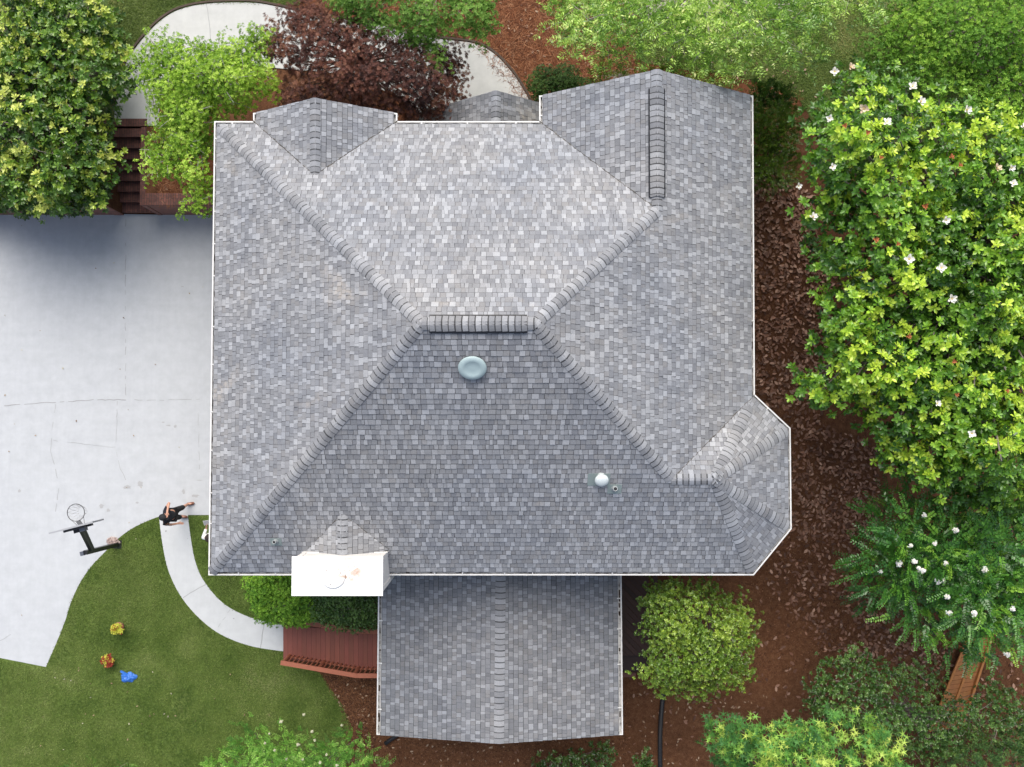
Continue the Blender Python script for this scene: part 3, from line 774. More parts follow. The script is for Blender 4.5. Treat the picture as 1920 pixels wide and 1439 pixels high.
STAR = ([(0,0,0), (.20,.07,0), (-.05,.55,-.08), (.36,.13,.02), (.68,.58,-.08), (.50,.07,.03), (1.15,0,-.10), (.50,-.07,.03), (.68,-.58,-.08), (.36,-.13,.02), (-.05,-.55,-.08), (.20,-.07,0)], [(0,1,2,3,4,5,6), (0,6,7,8,9,10,11)])
NEEDLE = ([(0,-.02,0), (.5,-.02,.06), (1,0,0), (.5,.02,.06), (0,.02,0)], [(0,1,3,4), (1,2,3)])
LM = {'gloss': m_leaf('glossy_leaf', .33, .6, .18), 'soft': m_leaf('soft_leaf', .6, .3, .3), 'red': m_leaf('maple_leaf', .6, .3, .2)}
def inpoly(x, y, pl):
    pl = np.array(pl); c = np.zeros(len(x), bool); n = len(pl)
    for i in range(n):
        x1, y1 = pl[i]; x2, y2 = pl[(i+1) % n]
        k = ((y1 > y) != (y2 > y)) & (x < (x2-x1) * (y-y1) / (y2-y1+1e-12) + x1); c ^= k
    return c
def edged(x, y, pl):
    pl = np.array(pl, float); d = np.full(len(x), 1e9); n = len(pl); p = np.stack([x, y], 1)
    for i in range(n):
        a, b = pl[i], pl[(i+1) % n]; ab = b - a; t = np.clip(((p - a) @ ab) / (ab @ ab), 0, 1)
        d = np.minimum(d, np.linalg.norm(p - (a + t[:, None] * ab), axis=1))
    return d
def unit(a): return a / (np.linalg.norm(a, axis=1, keepdims=True) + 1e-9)
def foliage(tips, D, style, tmpl, size, nper, pal, r, tipcol, length=.3, spread=(.1, .9), droop=.3, nj=.18, sidew=.85):
    """leaves on tips: 'rosette' rings of leaves, 'spray' = leaves along a twig"""
    T = len(tips); D = unit(D)
    a = np.cross(D, r.normal(size=(T, 3))); a = unit(a); bb = np.cross(D, a)
    i = np.tile(np.arange(nper), T); ti = np.repeat(np.arange(T), nper)
    col = tipcol[ti]
    if style == 'rosette':
        az = i * 2.39996 + r.uniform(0, .5, len(i)) + np.repeat(r.uniform(0, 6.28, T), nper)
        el = spread[0] + (spread[1] - spread[0]) * (i / nper) + r.normal(0, .12, len(i))
        rad = a[ti] * np.cos(az)[:, None] + bb[ti] * np.sin(az)[:, None]
        dirs = rad * np.cos(el)[:, None] + D[ti] * np.sin(el)[:, None]
        nrm = D[ti] * np.cos(el)[:, None] - rad * np.sin(el)[:, None] + r.normal(0, nj, (len(i), 3))
        base = tips[ti] - D[ti] * (1 - i / nper)[:, None] * size * .45 + rad * size * .06
        sz = size * r.uniform(.7, 1.15, len(i)) * (1 - .25 * (i / nper))
    else:
        t = (i + .5) / nper; side = np.where(i % 2 == 0, 1, -1)
        dd = D.copy()
        up = np.tile([0, 0, 1.], (T, 1)); sd = unit(np.cross(dd, up) + r.normal(0, .25, (T, 3)))
        L = length * r.uniform(.6, 1.25, T)
        base = tips[ti] + dd[ti] * (L[ti] * t)[:, None]; base[:, 2] -= droop * L[ti] * t ** 2
        dirs = dd[ti] * .5 + sd[ti] * side[:, None] * sidew + r.normal(0, .12, (len(i), 3)); dirs[:, 2] -= droop * t * .5
        nrm = unit(np.cross(sd, dd)); nrm = np.where(nrm[:, 2:3] < 0, -nrm, nrm)[ti] + r.normal(0, nj * 1.3, (len(i), 3))
        sz = size * r.uniform(.7, 1.2, len(i)) * (1.1 - .5 * t)
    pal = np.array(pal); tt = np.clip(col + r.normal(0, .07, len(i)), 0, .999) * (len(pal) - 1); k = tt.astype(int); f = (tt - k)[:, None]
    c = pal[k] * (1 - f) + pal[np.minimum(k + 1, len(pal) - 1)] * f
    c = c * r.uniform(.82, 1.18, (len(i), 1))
    return base, dirs, nrm, sz, c

def plant(name, label, cat, outline, z0, z1, trunk, pal, tmpl=OVAL, mk='gloss', style='rosette', size=.14, nper=9, tips=1500,
          lumpR=.55, bark=BARKG, seed=1, flat=.75, inner=.3, length=.3, spread=(.1, .9), droop=.3, limb=.05, gain=1.0, twigs=0, twigr=.008, group=None,
          flowers=None, under=.0, sp=.75, trunk_r=.12, edge_noise=.25, colmix=(.25, .5), upbias=.7, depth=.35, nj=.18):
    r = np.random.default_rng(seed)
    xs = [p[0] for p in outline]; ys = [p[1] for p in outline]
    zm = (z0 + z1) / 2; ppm = FPX / (CAMH - zm)
    Rp = lumpR * ppm
    X = r.uniform(min(xs), max(xs), 6000); Y = r.uniform(min(ys), max(ys), 6000)
    k = inpoly(X, Y, outline); X, Y = X[k], Y[k]; d = edged(X, Y, outline); dmax = max(d.max(), 1)
    k = d > Rp * .5; 
    if k.sum() < 3: k = d > dmax * .5
    X, Y, d = X[k], Y[k], d[k]; cx = []
    for x, y, dd in zip(X, Y, d):
        if all((x-a)**2 + (y-b)**2 > (Rp*sp)**2 for a, b, _ in cx): cx.append((x, y, dd))
    L = []
    for x, y, dd in cx:
        q = min(1, dd / min(dmax, 3.2 * Rp)); h = math.sqrt(max(0, 1 - (1 - q) ** 2))
        z = z0 + (z1 - z0) * h + r.normal(0, depth * lumpR); z = max(z, z0 * .6 + .1)
        p = P(x, y, z); L.append((np.array(p), lumpR * r.uniform(.75, 1.25), r.uniform(0, 1)))
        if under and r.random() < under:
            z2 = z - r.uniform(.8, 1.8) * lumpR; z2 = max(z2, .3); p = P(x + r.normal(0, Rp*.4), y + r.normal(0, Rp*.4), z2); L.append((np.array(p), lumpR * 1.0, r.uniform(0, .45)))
    wts = np.array([l[1] ** 2 for l in L]); wts /= wts.sum(); cnt = r.multinomial(tips, wts)
    TP, TD, TC, OWN = [], [], [], []
    for (c, rad, tone), n in zip(L, cnt):
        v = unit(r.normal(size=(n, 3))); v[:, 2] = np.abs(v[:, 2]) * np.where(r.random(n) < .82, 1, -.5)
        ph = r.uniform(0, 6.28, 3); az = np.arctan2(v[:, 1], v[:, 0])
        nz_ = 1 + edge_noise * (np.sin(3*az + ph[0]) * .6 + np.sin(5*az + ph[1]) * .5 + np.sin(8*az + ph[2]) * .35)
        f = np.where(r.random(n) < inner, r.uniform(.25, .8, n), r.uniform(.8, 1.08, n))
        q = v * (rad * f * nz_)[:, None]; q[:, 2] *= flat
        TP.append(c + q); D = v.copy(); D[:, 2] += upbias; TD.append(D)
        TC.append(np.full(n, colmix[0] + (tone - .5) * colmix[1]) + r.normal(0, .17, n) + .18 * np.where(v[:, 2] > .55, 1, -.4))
        OWN += [c] * n
    TP, TD, TC = np.concatenate(TP), np.concatenate(TD), np.clip(np.concatenate(TC), 0, 1)
    gz = G(*trunk); tp = Vector(gz)
    root = empty(name, tuple(tp), label, cat, group)
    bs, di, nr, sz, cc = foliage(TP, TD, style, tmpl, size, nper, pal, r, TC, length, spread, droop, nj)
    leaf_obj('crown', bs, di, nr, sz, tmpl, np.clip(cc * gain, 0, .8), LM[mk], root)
    # trunk with limbs to each clump
    b = MB(); zc = float(np.mean([l[0][2] for l in L])); fork = Vector((tp.x, tp.y, tp.z + (zc - tp.z) * .4))
    b.tube([tp - Vector((0, 0, .1)), tp.lerp(fork, .5) + Vector((.03, .02, 0)), fork], [trunk_r * 1.25, trunk_r, trunk_r * .8], 8)
    rr = random.Random(seed)
    for c, rad, tone in L:
        c = Vector(c); mid = fork.lerp(c, .5) + Vector((rr.uniform(-.2, .2), rr.uniform(-.2, .2), -.06 * (c - fork).length))
        pts = [fork, fork.lerp(mid, .5), mid, mid.lerp(c, .55) + Vector((rr.uniform(-.08, .08), rr.uniform(-.08, .08), -.05)), c]
        b.tube(pts, [limb, limb * .8, limb * .6, limb * .4, limb * .2], 5)
    if twigs:
        idx = r.choice(len(TP), min(twigs, len(TP)), replace=False)
        for i in idx:
            a, q = Vector(OWN[i]), Vector(TP[i]); m_ = a.lerp(q, .5) + Vector((rr.uniform(-.06, .06), rr.uniform(-.06, .06), .06))
            b.tube([a - Vector((0, 0, .1)), m_, q + (q - a) * .1], [twigr, twigr * .7, twigr * .4], 3, cap=False)
    b.build('trunk', bark, root)
    return root, TP, TD

def place_flower(proto, pt, D, root, first, sc_=1.0, rot=0):
    o = proto if first else proto.copy()
    if not first: COL.objects.link(o)
    o.parent = root; o.matrix_parent_inverse = Matrix.Translation(root.location).inverted()
    o.rotation_euler = (random.uniform(-.35, .35), random.uniform(-.35, .35), random.uniform(0, 6.28)); o.location = pt; o.scale = (sc_,) * 3
    return o
def blossom(name, petals=8, L=.11, col=(.85, .83, .76), core=(.55, .45, .2)):
    b = MB()
    for k in range(petals):
        a = 2 * math.pi * k / petals + (k % 2) * .2; el = .35 if k % 2 else .75; Mx = Matrix.Rotation(a, 4, 'Z') @ Matrix.Rotation(-el, 4, 'Y')
        q = [Mx @ Vector(p) * L for p in ((.05, 0, 0), (.4, -.26, .1), (.85, -.24, .16), (1.05, 0, .1), (.85, .24, .16), (.4, .26, .1))]; b.poly(q[:4] , 0, col); b.poly([q[0], q[3], q[4], q[5]], 0, col)
    b.lathe([(.18*L, 0), (.2*L, .2*L), (.1*L, .42*L)], Matrix.Identity(4), 8, 0, core)
    return b.build(name, TONE)
def panicle(name, seed=1, L=.14, col=(.80, .80, .74)):
    r = random.Random(seed); b = MB()
    for k in range(60):
        t = r.random(); rad = (1 - t * .75) * L * .55; a = r.uniform(0, 6.28); c = Vector((math.cos(a)*rad*r.uniform(.4, 1), math.sin(a)*rad*r.uniform(.4, 1), t * L * .8)); s = L * .15
        u = Vector((r.uniform(-1, 1), r.uniform(-1, 1), r.uniform(-.4, .4))).normalized() * s; v = Vector((-u.y, u.x, r.uniform(-.3, .3) * s)) ; cl = tuple(x * r.uniform(.8, 1.08) for x in col)
        b.poly([c - u, c - v, c + u*.9, c + v], 0, cl)
    return b.build(name, TONE)
def flowers(root, spots, mk, zs, scl=(.8, 1.2)):
    proto = mk(); first = True
    for i, (x, y) in enumerate(spots):
        z = zs(x, y); place_flower(proto, P(x, y, z), None, root, first, random.uniform(*scl)); first = False
def top_z(TP):
    def f(x, y):
        o = np.array([0, 0, CAMH]); p = np.array(P(x, y, 4.0)); d = p - o; d /= np.linalg.norm(d)
        v = TP - o; t = v @ d; dist = np.linalg.norm(v - t[:, None] * d, axis=1); k = dist < .28
        return float(TP[k][:, 2].max() + .04) if k.any() else float(np.mean(TP[:, 2]))
    return f

MAG = [(.02, .06, .007), (.034, .092, .01), (.062, .15, .014), (.11, .225, .02), (.20, .33, .028), (.34, .44, .045)]
MAG2 = [(.022, .055, .008), (.036, .085, .012), (.062, .13, .016), (.11, .19, .024), (.21, .28, .035), (.36, .40, .09)]
# magnolia on the right, with white blossoms
out_me = [(1600,100),(1640,130),(1700,165),(1740,190),(1790,175),(1840,205),(1860,190),(1900,215),(1990,230),(2050,500),(2000,930),(1900,950),(1840,965),(1790,930),(1720,935),(1680,900),(1640,860),(1625,800),(1570,780),(1545,755),(1500,765),(1475,730),(1500,700),(1530,690),(1525,650),(1490,635),(1530,600),(1500,560),(1525,520),(1520,470),(1565,430),(1500,430),(1465,440),(1480,400),(1500,350),(1490,320),(1510,270),(1490,240),(1510,200),(1545,180),(1560,140),(1590,125)]
root, TPm, _ = plant('magnolia_tree', 'huge glossy magnolia with large white blossoms right of the house', 'tree', out_me, 3.2, 7.2, (1760, 520), MAG, size=.145, nper=9, tips=7400, lumpR=.46, seed=3, flat=.85, gain=1.6, nj=.16, colmix=(.50, .85), limb=.07, trunk_r=.2, spread=(.15, 1.0), under=.8, sp=.80, edge_noise=.42, inner=.25, depth=.85)
tz = top_z(TPm)
flowers(root, [(1565,135),(1711,163),(1726,191),(1555,222),(1560,313),(1497,349),(1524,408),(1773,413),(1896,315),(1900,345),(1704,486),(1765,503),(1784,560),(1757,757),(1822,813),(1812,207),(1663,230),(1919,240)], lambda: blossom('flower'), tz)
flowers(root, [(1620,204),(1868,317),(1594,127)], lambda: blossom('flower', 7, .11, (.62, .50, .36)), tz)
flowers(root, [(1584,236),(1627,249),(1652,297),(1783,295),(1799,311),(1735,387),(1642,451),(1683,458),(1703,631),(1789,678),(1794,740),(1888,734)], lambda: blossom('seed_cone', 6, .07, (.36, .12, .04), (.3, .1, .04)), tz)
# magnolia top left
out_mw = [(-60,-60),(195,-40),(205,20),(215,60),(230,85),(262,70),(255,110),(235,130),(250,165),(235,195),(215,215),(225,250),(205,262),(240,285),(232,310),(225,340),(200,345),(205,380),(180,400),(150,385),(120,405),(60,395),(0,398),(-80,400)]
plant('magnolia_tree', 'dense magnolia with glossy yellow-tipped leaves left of the brick stairs', 'tree', out_mw, 1.7, 3.4, (80, 200), MAG2, size=.14, nper=9, tips=3500, lumpR=.42, seed=5, flat=.85, gain=1.6, nj=.16, depth=.6, colmix=(.44, .85), limb=.06, trunk_r=.18, spread=(.15, 1.0), under=.5, sp=.72, twigs=60, twigr=.012, edge_noise=.3)
plant('hedge_shrub', 'dark leafy hedge hanging over the brick wall under the left magnolia', 'shrub', [(-60,330),(205,335),(200,370),(180,398),(140,404),(80,398),(0,396),(-60,396)], 1.4, 2.3, (60, 372), MAG2, size=.12, nper=8, tips=1500, lumpR=.34, seed=6, limb=.02, trunk_r=.04, colmix=(.30, .4), gain=1.2)
# pale green crape myrtle near the front path
LG = [(.075, .155, .014), (.12, .225, .02), (.18, .30, .028), (.26, .39, .045), (.36, .48, .09)]
out_cm = [(245,90),(290,80),(330,72),(370,65),(400,75),(430,62),(480,55),(508,50),(512,80),(505,110),(520,110),(526,150),(520,190),(470,210),(410,228),(402,260),(400,400),(372,410),(352,400),(354,350),(300,335),(262,340),(258,300),(280,280),(300,262),(298,215),(262,200),(268,180),(250,155)]
plant('crape_myrtle_tree', 'airy light green tree with pale bare branches beside the stairs', 'tree', out_cm, 1.9, 5.0, (380, 200), LG, tmpl=WIDE, mk='soft', style='rosette', size=.058, nper=7, tips=10500, gain=1.45, lumpR=.42, seed=8, bark=BARKW, limb=.035, trunk_r=.07, twigs=420, twigr=.012, flat=.8, length=.2, droop=.1, colmix=(.42, .7), edge_noise=.35, upbias=.5, inner=.35)
# purple-red japanese maple
RD = [(.03, .015, .014), (.055, .024, .02), (.09, .035, .026), (.135, .052, .036), (.18, .085, .05)]
out_rm = [(480,95),(515,45),(530,20),(580,0),(640,10),(700,30),(770,60),(815,80),(855,90),(870,130),(868,165),(850,200),(830,225),(790,232),(740,230),(590,215),(525,230),(520,170),(535,130),(500,115)]
plant('japanese_maple_tree', 'dark red japanese maple over the front path', 'tree', out_rm, 2.0, 5.2, (690, 150), RD, tmpl=STAR, mk='red', style='rosette', size=.07, nper=7, tips=7500, gain=1.3, lumpR=.42, seed=12, bark=BARKD, limb=.04, trunk_r=.09, twigs=120, flat=.6, colmix=(.42, .75), edge_noise=.35, spread=(-.1, .6), inner=.4)
# green tree at the top edge, small overhanging leaves
MG = [(.05, .11, .018), (.08, .17, .026), (.12, .23, .04), (.18, .30, .06)]
out_tb = [(615,-40),(940,-40),(930,40),(905,75),(860,80),(838,60),(815,70),(835,110),(822,140),(795,120),(780,85),(750,75),(700,48),(650,35),(625,15)]
plant('leafy_tree', 'green fine-leaved tree hanging in from the top edge above the red maple', 'tree', out_tb, 3.2, 5.4, (800, -60), MG, tmpl=WIDE, mk='soft', style='rosette', size=.065, nper=7, tips=3600, gain=1.35, lumpR=.36, seed=15, limb=.03, trunk_r=.09, twigs=140, flat=.6, length=.22, droop=.2, colmix=(.45, .6), edge_noise=.5, sp=.9)
# river birch, hanging pointed leaves
BR = [(.05, .11, .02), (.09, .17, .03), (.15, .25, .04), (.24, .34, .07), (.36, .44, .16)]
out_bi = [(1000,-60),(1660,-60),(1655,15),(1600,20),(1565,25),(1560,60),(1530,75),(1535,105),(1500,120),(1470,100),(1450,135),(1420,150),(1395,120),(1370,150),(1330,150),(1290,128),(1250,105),(1190,135),(1165,115),(1130,120),(1115,90),(1090,110),(1070,80),(1040,60),(1045,20)]
plant('birch_tree', 'wide birch with narrow hanging pale green leaves above the gable ridge', 'tree', out_bi, 3.0, 6.6, (1290, 30), BR, tmpl=SLIM, mk='gloss', style='spray', size=.11, nper=9, tips=3900, gain=2.0, nj=.35, lumpR=.52, seed=18, bark=BARKW, limb=.035, trunk_r=.1, twigs=160, flat=.7, length=.34, droop=.55, colmix=(.45, .6), edge_noise=.45, sp=.85, under=.3)
# bright fine tree in the top right corner
FG = [(.04, .105, .012), (.07, .16, .018), (.115, .225, .024), (.20, .32, .04)]
out_fr = [(1660,-40),(2050,-40),(2050,420),(1930,350),(1870,240),(1820,215),(1780,190),(1720,180),(1680,160),(1640,130),(1620,100),(1650,60),(1655,20)]
plant('leafy_tree', 'fine-leaved bright green tree filling the top right corner', 'tree', out_fr, 1.2, 3.2, (1850, 60), FG, tmpl=WIDE, mk='soft', style='rosette', size=.07, nper=7, tips=11000, gain=1.65, lumpR=.6, seed=21, limb=.04, flat=.5, length=.25, droop=.1, colmix=(.45, .5), edge_noise=.3, inner=.4)
# white crape myrtle at right below the magnolia
CM = [(.02, .075, .012), (.032, .11, .016), (.058, .17, .022), (.11, .26, .03), (.21, .37, .05)]
out_cw = [(1640,935),(1700,925),(1780,945),(1860,930),(1990,900),(2020,1200),(1900,1200),(1870,1240),(1855,1210),(1830,1235),(1800,1215),(1760,1225),(1735,1200),(1745,1165),(1700,1180),(1665,1170),(1670,1140),(1635,1130),(1615,1085),(1630,1050),(1615,1020),(1640,990),(1625,955)]
root, TPc, _ = plant('crape_myrtle_tree', 'deep green crape myrtle with white flower clusters at the right edge', 'tree', out_cw, 2.2, 5.6, (1800, 1060), CM, tmpl=WIDE, mk='gloss', style='spray', size=.10, nper=22, tips=1900, gain=1.3, nj=.10, lumpR=.55, seed=24, bark=BARKG, limb=.035, trunk_r=.08, flat=.7, length=.62, droop=.35, colmix=(.40, .6), edge_noise=.35, upbias=.1, under=.4, inner=.3)
tz = top_z(TPc)
flowers(root, [(1706,1023),(1752,1019),(1714,1053),(1685,1056),(1650,1071),(1728,1070),(1722,1066),(1773,1057),(1757,1091),(1768,1089),(1774,1119),(1780,1149),(1846,1069),(1731,966),(1790,995),(1898,1142),(1888,1228),(1825,1150)], lambda: panicle('flower', 3, .15), tz, (.7, 1.15))
# yellow-green round tree beside rear wing
YG = [(.05, .10, .012), (.085, .155, .016), (.13, .21, .022), (.21, .29, .035)]
out_rt = [(1200,1100),(1240,1085),(1330,1090),(1360,1120),(1400,1140),(1425,1170),(1430,1200),(1410,1225),(1420,1260),(1385,1300),(1350,1300),(1330,1325),(1290,1300),(1250,1310),(1215,1290),(1183,1272),(1205,1240),(1215,1200),(1190,1170),(1200,1130)]
plant('holly_tree', 'rounded yellow-green holly tree right of the rear wing', 'tree', out_rt, 1.4, 4.4, (1310, 1200), YG, tmpl=WIDE, mk='gloss', style='rosette', size=.066, nper=7, tips=4400, gain=1.45, lumpR=.34, seed=27, limb=.03, trunk_r=.07, twigs=100, flat=.8, length=.2, droop=.05, colmix=(.45, .6), edge_noise=.5, upbias=.6, sp=.85)
# dark twiggy tree over the plank walk
DG = [(.018, .048, .008), (.03, .075, .012), (.055, .115, .02), (.10, .175, .04)]
out_dt = [(1530,1235),(1590,1205),(1640,1215),(1680,1235),(1730,1240),(1770,1260),(1760,1290),(1800,1310),(1830,1290),(1860,1275),(1900,1300),(1960,1290),(1980,1400),(1900,1420),(1850,1400),(1800,1440),(1700,1420),(1640,1400),(1560,1370),(1520,1350),(1500,1300)]
plant('twiggy_tree', 'dark sparse twiggy tree overhanging the orange plank walkway', 'tree', out_dt, 1.2, 3.2, (1690, 1320), DG, tmpl=WIDE, mk='gloss', style='rosette', size=.07, nper=7, tips=3900, gain=1.6, lumpR=.38, seed=30, bark=BARKG, limb=.014, trunk_r=.05, twigs=200, twigr=.008, flat=.6, colmix=(.45, .7), edge_noise=.5, sp=.95, inner=.5)
# sweetgum top, bottom edge
SG = [(.03, .09, .02), (.045, .14, .035), (.09, .23, .045), (.20, .36, .06), (.44, .54, .12)]
out_sg = [(1325,1365),(1350,1345),(1400,1350),(1430,1360),(1470,1345),(1520,1350),(1550,1335),(1575,1350),(1600,1385),(1640,1335),(1665,1345),(1665,1380),(1690,1400),(1685,1430),(1730,1440),(1740,1560),(1380,1560),(1345,1430)]
plant('sweetgum_tree', 'bright sweetgum treetop with star-shaped leaves at the bottom edge', 'tree', out_sg, 3.4, 6.2, (1540, 1480), SG, tmpl=STAR, mk='soft', style='rosette', size=.19, nper=4, tips=1300, gain=1.35, nj=.3, lumpR=.42, seed=33, limb=.04, trunk_r=.1, flat=.8, colmix=(.50, .7), edge_noise=.3, under=.4, spread=(.0, .8))
# grey-green shrub bottom right corner
GG = [(.03, .075, .025), (.05, .12, .04), (.09, .18, .055), (.16, .27, .08)]
out_gg = [(1740,1420),(1780,1380),(1850,1380),(1870,1345),(1900,1370),(1990,1350),(2000,1560),(1720,1560)]
plant('tall_shrub', 'soft grey-green shrub in the bottom right corner', 'shrub', out_gg, 1.6, 3.2, (1850, 1460), GG, tmpl=SLIM, mk='soft', style='spray', size=.085, nper=12, tips=1400, gain=1.2, lumpR=.38, seed=36, limb=.02, trunk_r=.04, flat=.7, length=.28, colmix=(.5, .6), edge_noise=.4)
# crape myrtle with cream buds bottom left
CB = [(.045, .11, .022), (.07, .17, .03), (.11, .24, .04), (.18, .33, .06), (.28, .42, .12)]
out_cb = [(370,1439),(400,1415),(440,1400),(450,1380),(465,1350),(485,1345),(495,1370),(530,1370),(560,1385),(572,1345),(590,1385),(620,1385),(640,1400),(660,1360),(690,1375),(700,1410),(735,1390),(700,1430),(720,1450),(740,1580),(330,1580)]
root, TPb, _ = plant('crape_myrtle_tree', 'light green crape myrtle with cream flower buds at the bottom edge', 'tree', out_cb, 1.8, 3.8, (540, 1500), CB, tmpl=WIDE, mk='soft', style='spray', size=.07, nper=14, tips=2000, gain=1.55, nj=.14, lumpR=.34, seed=39, bark=BARKG, limb=.02, trunk_r=.05, flat=.8, length=.3, droop=.1, colmix=(.5, .6), edge_noise=.4, upbias=.5)
tz = top_z(TPb)
flowers(root, [(505,1376),(527,1353),(570,1340),(559,1396),(515,1407),(537,1423),(590,1388),(600,1430),(641,1360),(612,1415),(568,1424),(632,1435),(497,1393),(585,1372)], lambda: panicle('flower', 5, .10, (.50, .49, .34)), tz, (.6, 1.0))
# small sprigs at the bottom edge of the lawn
for i, (ol, lb) in enumerate((([(118,1440),(130,1425),(140,1432),(150,1470),(110,1470)], 'lone green sprig at the bottom edge far left'), ([(160,1440),(172,1420),(182,1440),(190,1470),(155,1470)], 'upright green sprig at the bottom edge'), ([(215,1440),(235,1426),(252,1432),(262,1480),(205,1480)], 'feathery green sprig at the bottom edge nearest the myrtle'))):
    plant('small_shrub', lb, 'shrub', ol, .6, 1.2, (ol[0][0] + 15, 1462), CB, tmpl=WIDE, mk='soft', style='spray', size=.05, nper=12, tips=60, lumpR=.16, seed=60 + i, limb=.01, trunk_r=.015, length=.2, colmix=(.55, .5))
# low plants below rear wing
out_lp = [(990,1439),(1000,1418),(1040,1410),(1100,1412),(1110,1385),(1135,1380),(1150,1405),(1150,1440),(1140,1500),(1000,1500)]
plant('leafy_shrub', 'dark low shrub below the rear gable edge', 'shrub', out_lp, .4, 1.0, (1080, 1440), DG, tmpl=OVAL, mk='gloss', style='rosette', size=.11, nper=7, tips=330, lumpR=.25, seed=42, limb=.012, trunk_r=.02, colmix=(.55, .6), flat=.6)
plant('leafy_shrub', 'small upright leafy plant between rear wing and black drain pipe', 'shrub', [(1185,1440),(1195,1410),(1210,1395),(1222,1420),(1220,1470),(1185,1470)], .4, 1.0, (1205, 1450), DG, tmpl=OVAL, mk='gloss', style='rosette', size=.10, nper=7, tips=90, lumpR=.2, seed=43, limb=.01, trunk_r=.015, colmix=(.75, .5), flat=.8)
# hedges beside chimney
HB = [(.04, .10, .012), (.07, .16, .018), (.12, .23, .025), (.18, .31, .035)]
out_h1 = [(463,1078),(600,1070),(600,1120),(592,1160),(565,1178),(535,1180),(500,1170),(475,1152),(463,1120)]
plant('hedge_shrub', 'bright green clipped shrub left of the chimney by the curved path', 'shrub', out_h1, .7, 1.6, (530, 1120), HB, tmpl=WIDE, mk='soft', style='rosette', size=.05, nper=8, tips=3600, gain=1.7, lumpR=.26, seed=45, limb=.015, trunk_r=.03, flat=.8, colmix=(.55, .6), edge_noise=.2)
HD = [(.018, .045, .010), (.028, .07, .014), (.045, .10, .02), (.08, .15, .03)]
out_h2 = [(580,1090),(730,1090),(730,1180),(690,1184),(650,1180),(600,1168),(578,1150)]
plant('hedge_shrub', 'dark green dense shrub below the chimney against the wooden deck', 'shrub', out_h2, .7, 1.5, (650, 1135), HD, tmpl=WIDE, mk='gloss', style='rosette', size=.045, nper=8, tips=3800, gain=1.4, lumpR=.28, seed=46, limb=.015, trunk_r=.03, flat=.7, colmix=(.5, .6), edge_noise=.15)
# round clipped bush near front porch
out_rb = [(992,150),(1010,130),(1040,124),(1070,132),(1090,150),(1110,170),(1080,190),(1010,200),(990,180)]
plant('round_bush', 'dark round clipped bush at the end of the front path', 'shrub', out_rb, 1.7, 2.5, (1045, 165), HD, tmpl=WIDE, mk='soft', style='rosette', size=.045, nper=8, tips=2600, lumpR=.3, seed=48, limb=.015, trunk_r=.03, colmix=(.5, .5), edge_noise=.1)
# shrubs along right wall
out_s1 = [(1380,210),(1420,205),(1450,200),(1485,210),(1492,260),(1485,300),(1492,340),(1470,370),(1440,360),(1400,350),(1380,300)]
plant('wall_shrub', 'tall dark shrub between the right gutter and the magnolia', 'shrub', out_s1, 2.0, 3.4, (1440, 280), YG[:3] , tmpl=WIDE, mk='gloss', style='spray', size=.055, nper=12, tips=1800, lumpR=.32, seed=51, limb=.02, trunk_r=.04, length=.2, colmix=(.25, .5), edge_noise=.35, twigs=40)
plant('wall_shrub', 'small dark green shrub at the top right roof corner', 'shrub', [(1400,165),(1440,158),(1480,165),(1480,200),(1450,215),(1400,205)], 1.8, 2.8, (1440, 185), DG, tmpl=WIDE, mk='soft', style='spray', size=.06, nper=12, tips=500, lumpR=.26, seed=52, limb=.015, trunk_r=.03, length=.2, colmix=(.4, .5))
plant('garden_shrub', 'loose green shrub in pine straw just above the gable', 'shrub', [(1090,165),(1100,130),(1140,120),(1180,130),(1250,120),(1290,140),(1380,150),(1400,170),(1300,175),(1200,150),(1130,172)], 1.5, 2.2, (1150, 150), YG, tmpl=WIDE, mk='soft', style='spray', size=.06, nper=10, tips=420, lumpR=.26, seed=53, limb=.015, trunk_r=.03, length=.22, colmix=(.3, .5), edge_noise=.5)

# ------------------------------------------------------------------ litter: fallen leaves, pine needles, grass blades
def scatter(pl, n, r, z=None):
    xs = [p[0] for p in pl]; ys = [p[1] for p in pl]; out = np.zeros((0, 2))
    X = r.uniform(min(xs), max(xs), n * 3); Y = r.uniform(min(ys), max(ys), n * 3); k = inpoly(X, Y, pl)
    X, Y = X[k][:n], Y[k][:n]
    if z is None: return np.array([tuple(G(x, y)) for x, y in zip(X, Y)])
    A = np.array([tuple(P(x, y, z)) for x, y in zip(X, Y)]); return A
r = np.random.default_rng(77)
def ground_leaves(name, regs, pal, size, tmpl, lab, mat_, zoff=.02, tilt=.35, jit=.3):
    pts = np.concatenate([scatter(pl, n, r) for pl, n in regs]); n = len(pts); pts[:, 2] += zoff + r.uniform(0, .02, n)
    a = r.uniform(0, 6.28, n); d = np.stack([np.cos(a), np.sin(a), r.normal(0, .12, n)], 1); nm = np.stack([r.normal(0, tilt, n), r.normal(0, tilt, n), np.ones(n)], 1)
    pal = np.array(pal); c = pal[r.integers(0, len(pal), n)] * r.uniform(.7, 1.25, (n, 1))
    o = leaf_obj(name, pts, d, nm, size * r.uniform(1 - jit, 1 + jit, n), tmpl, c, mat_, None); tag(o, lab, None, None, 'stuff'); return o
LEAFB = [(.24, .125, .08), (.15, .07, .042), (.33, .20, .14), (.10, .045, .026), (.20, .10, .062)]
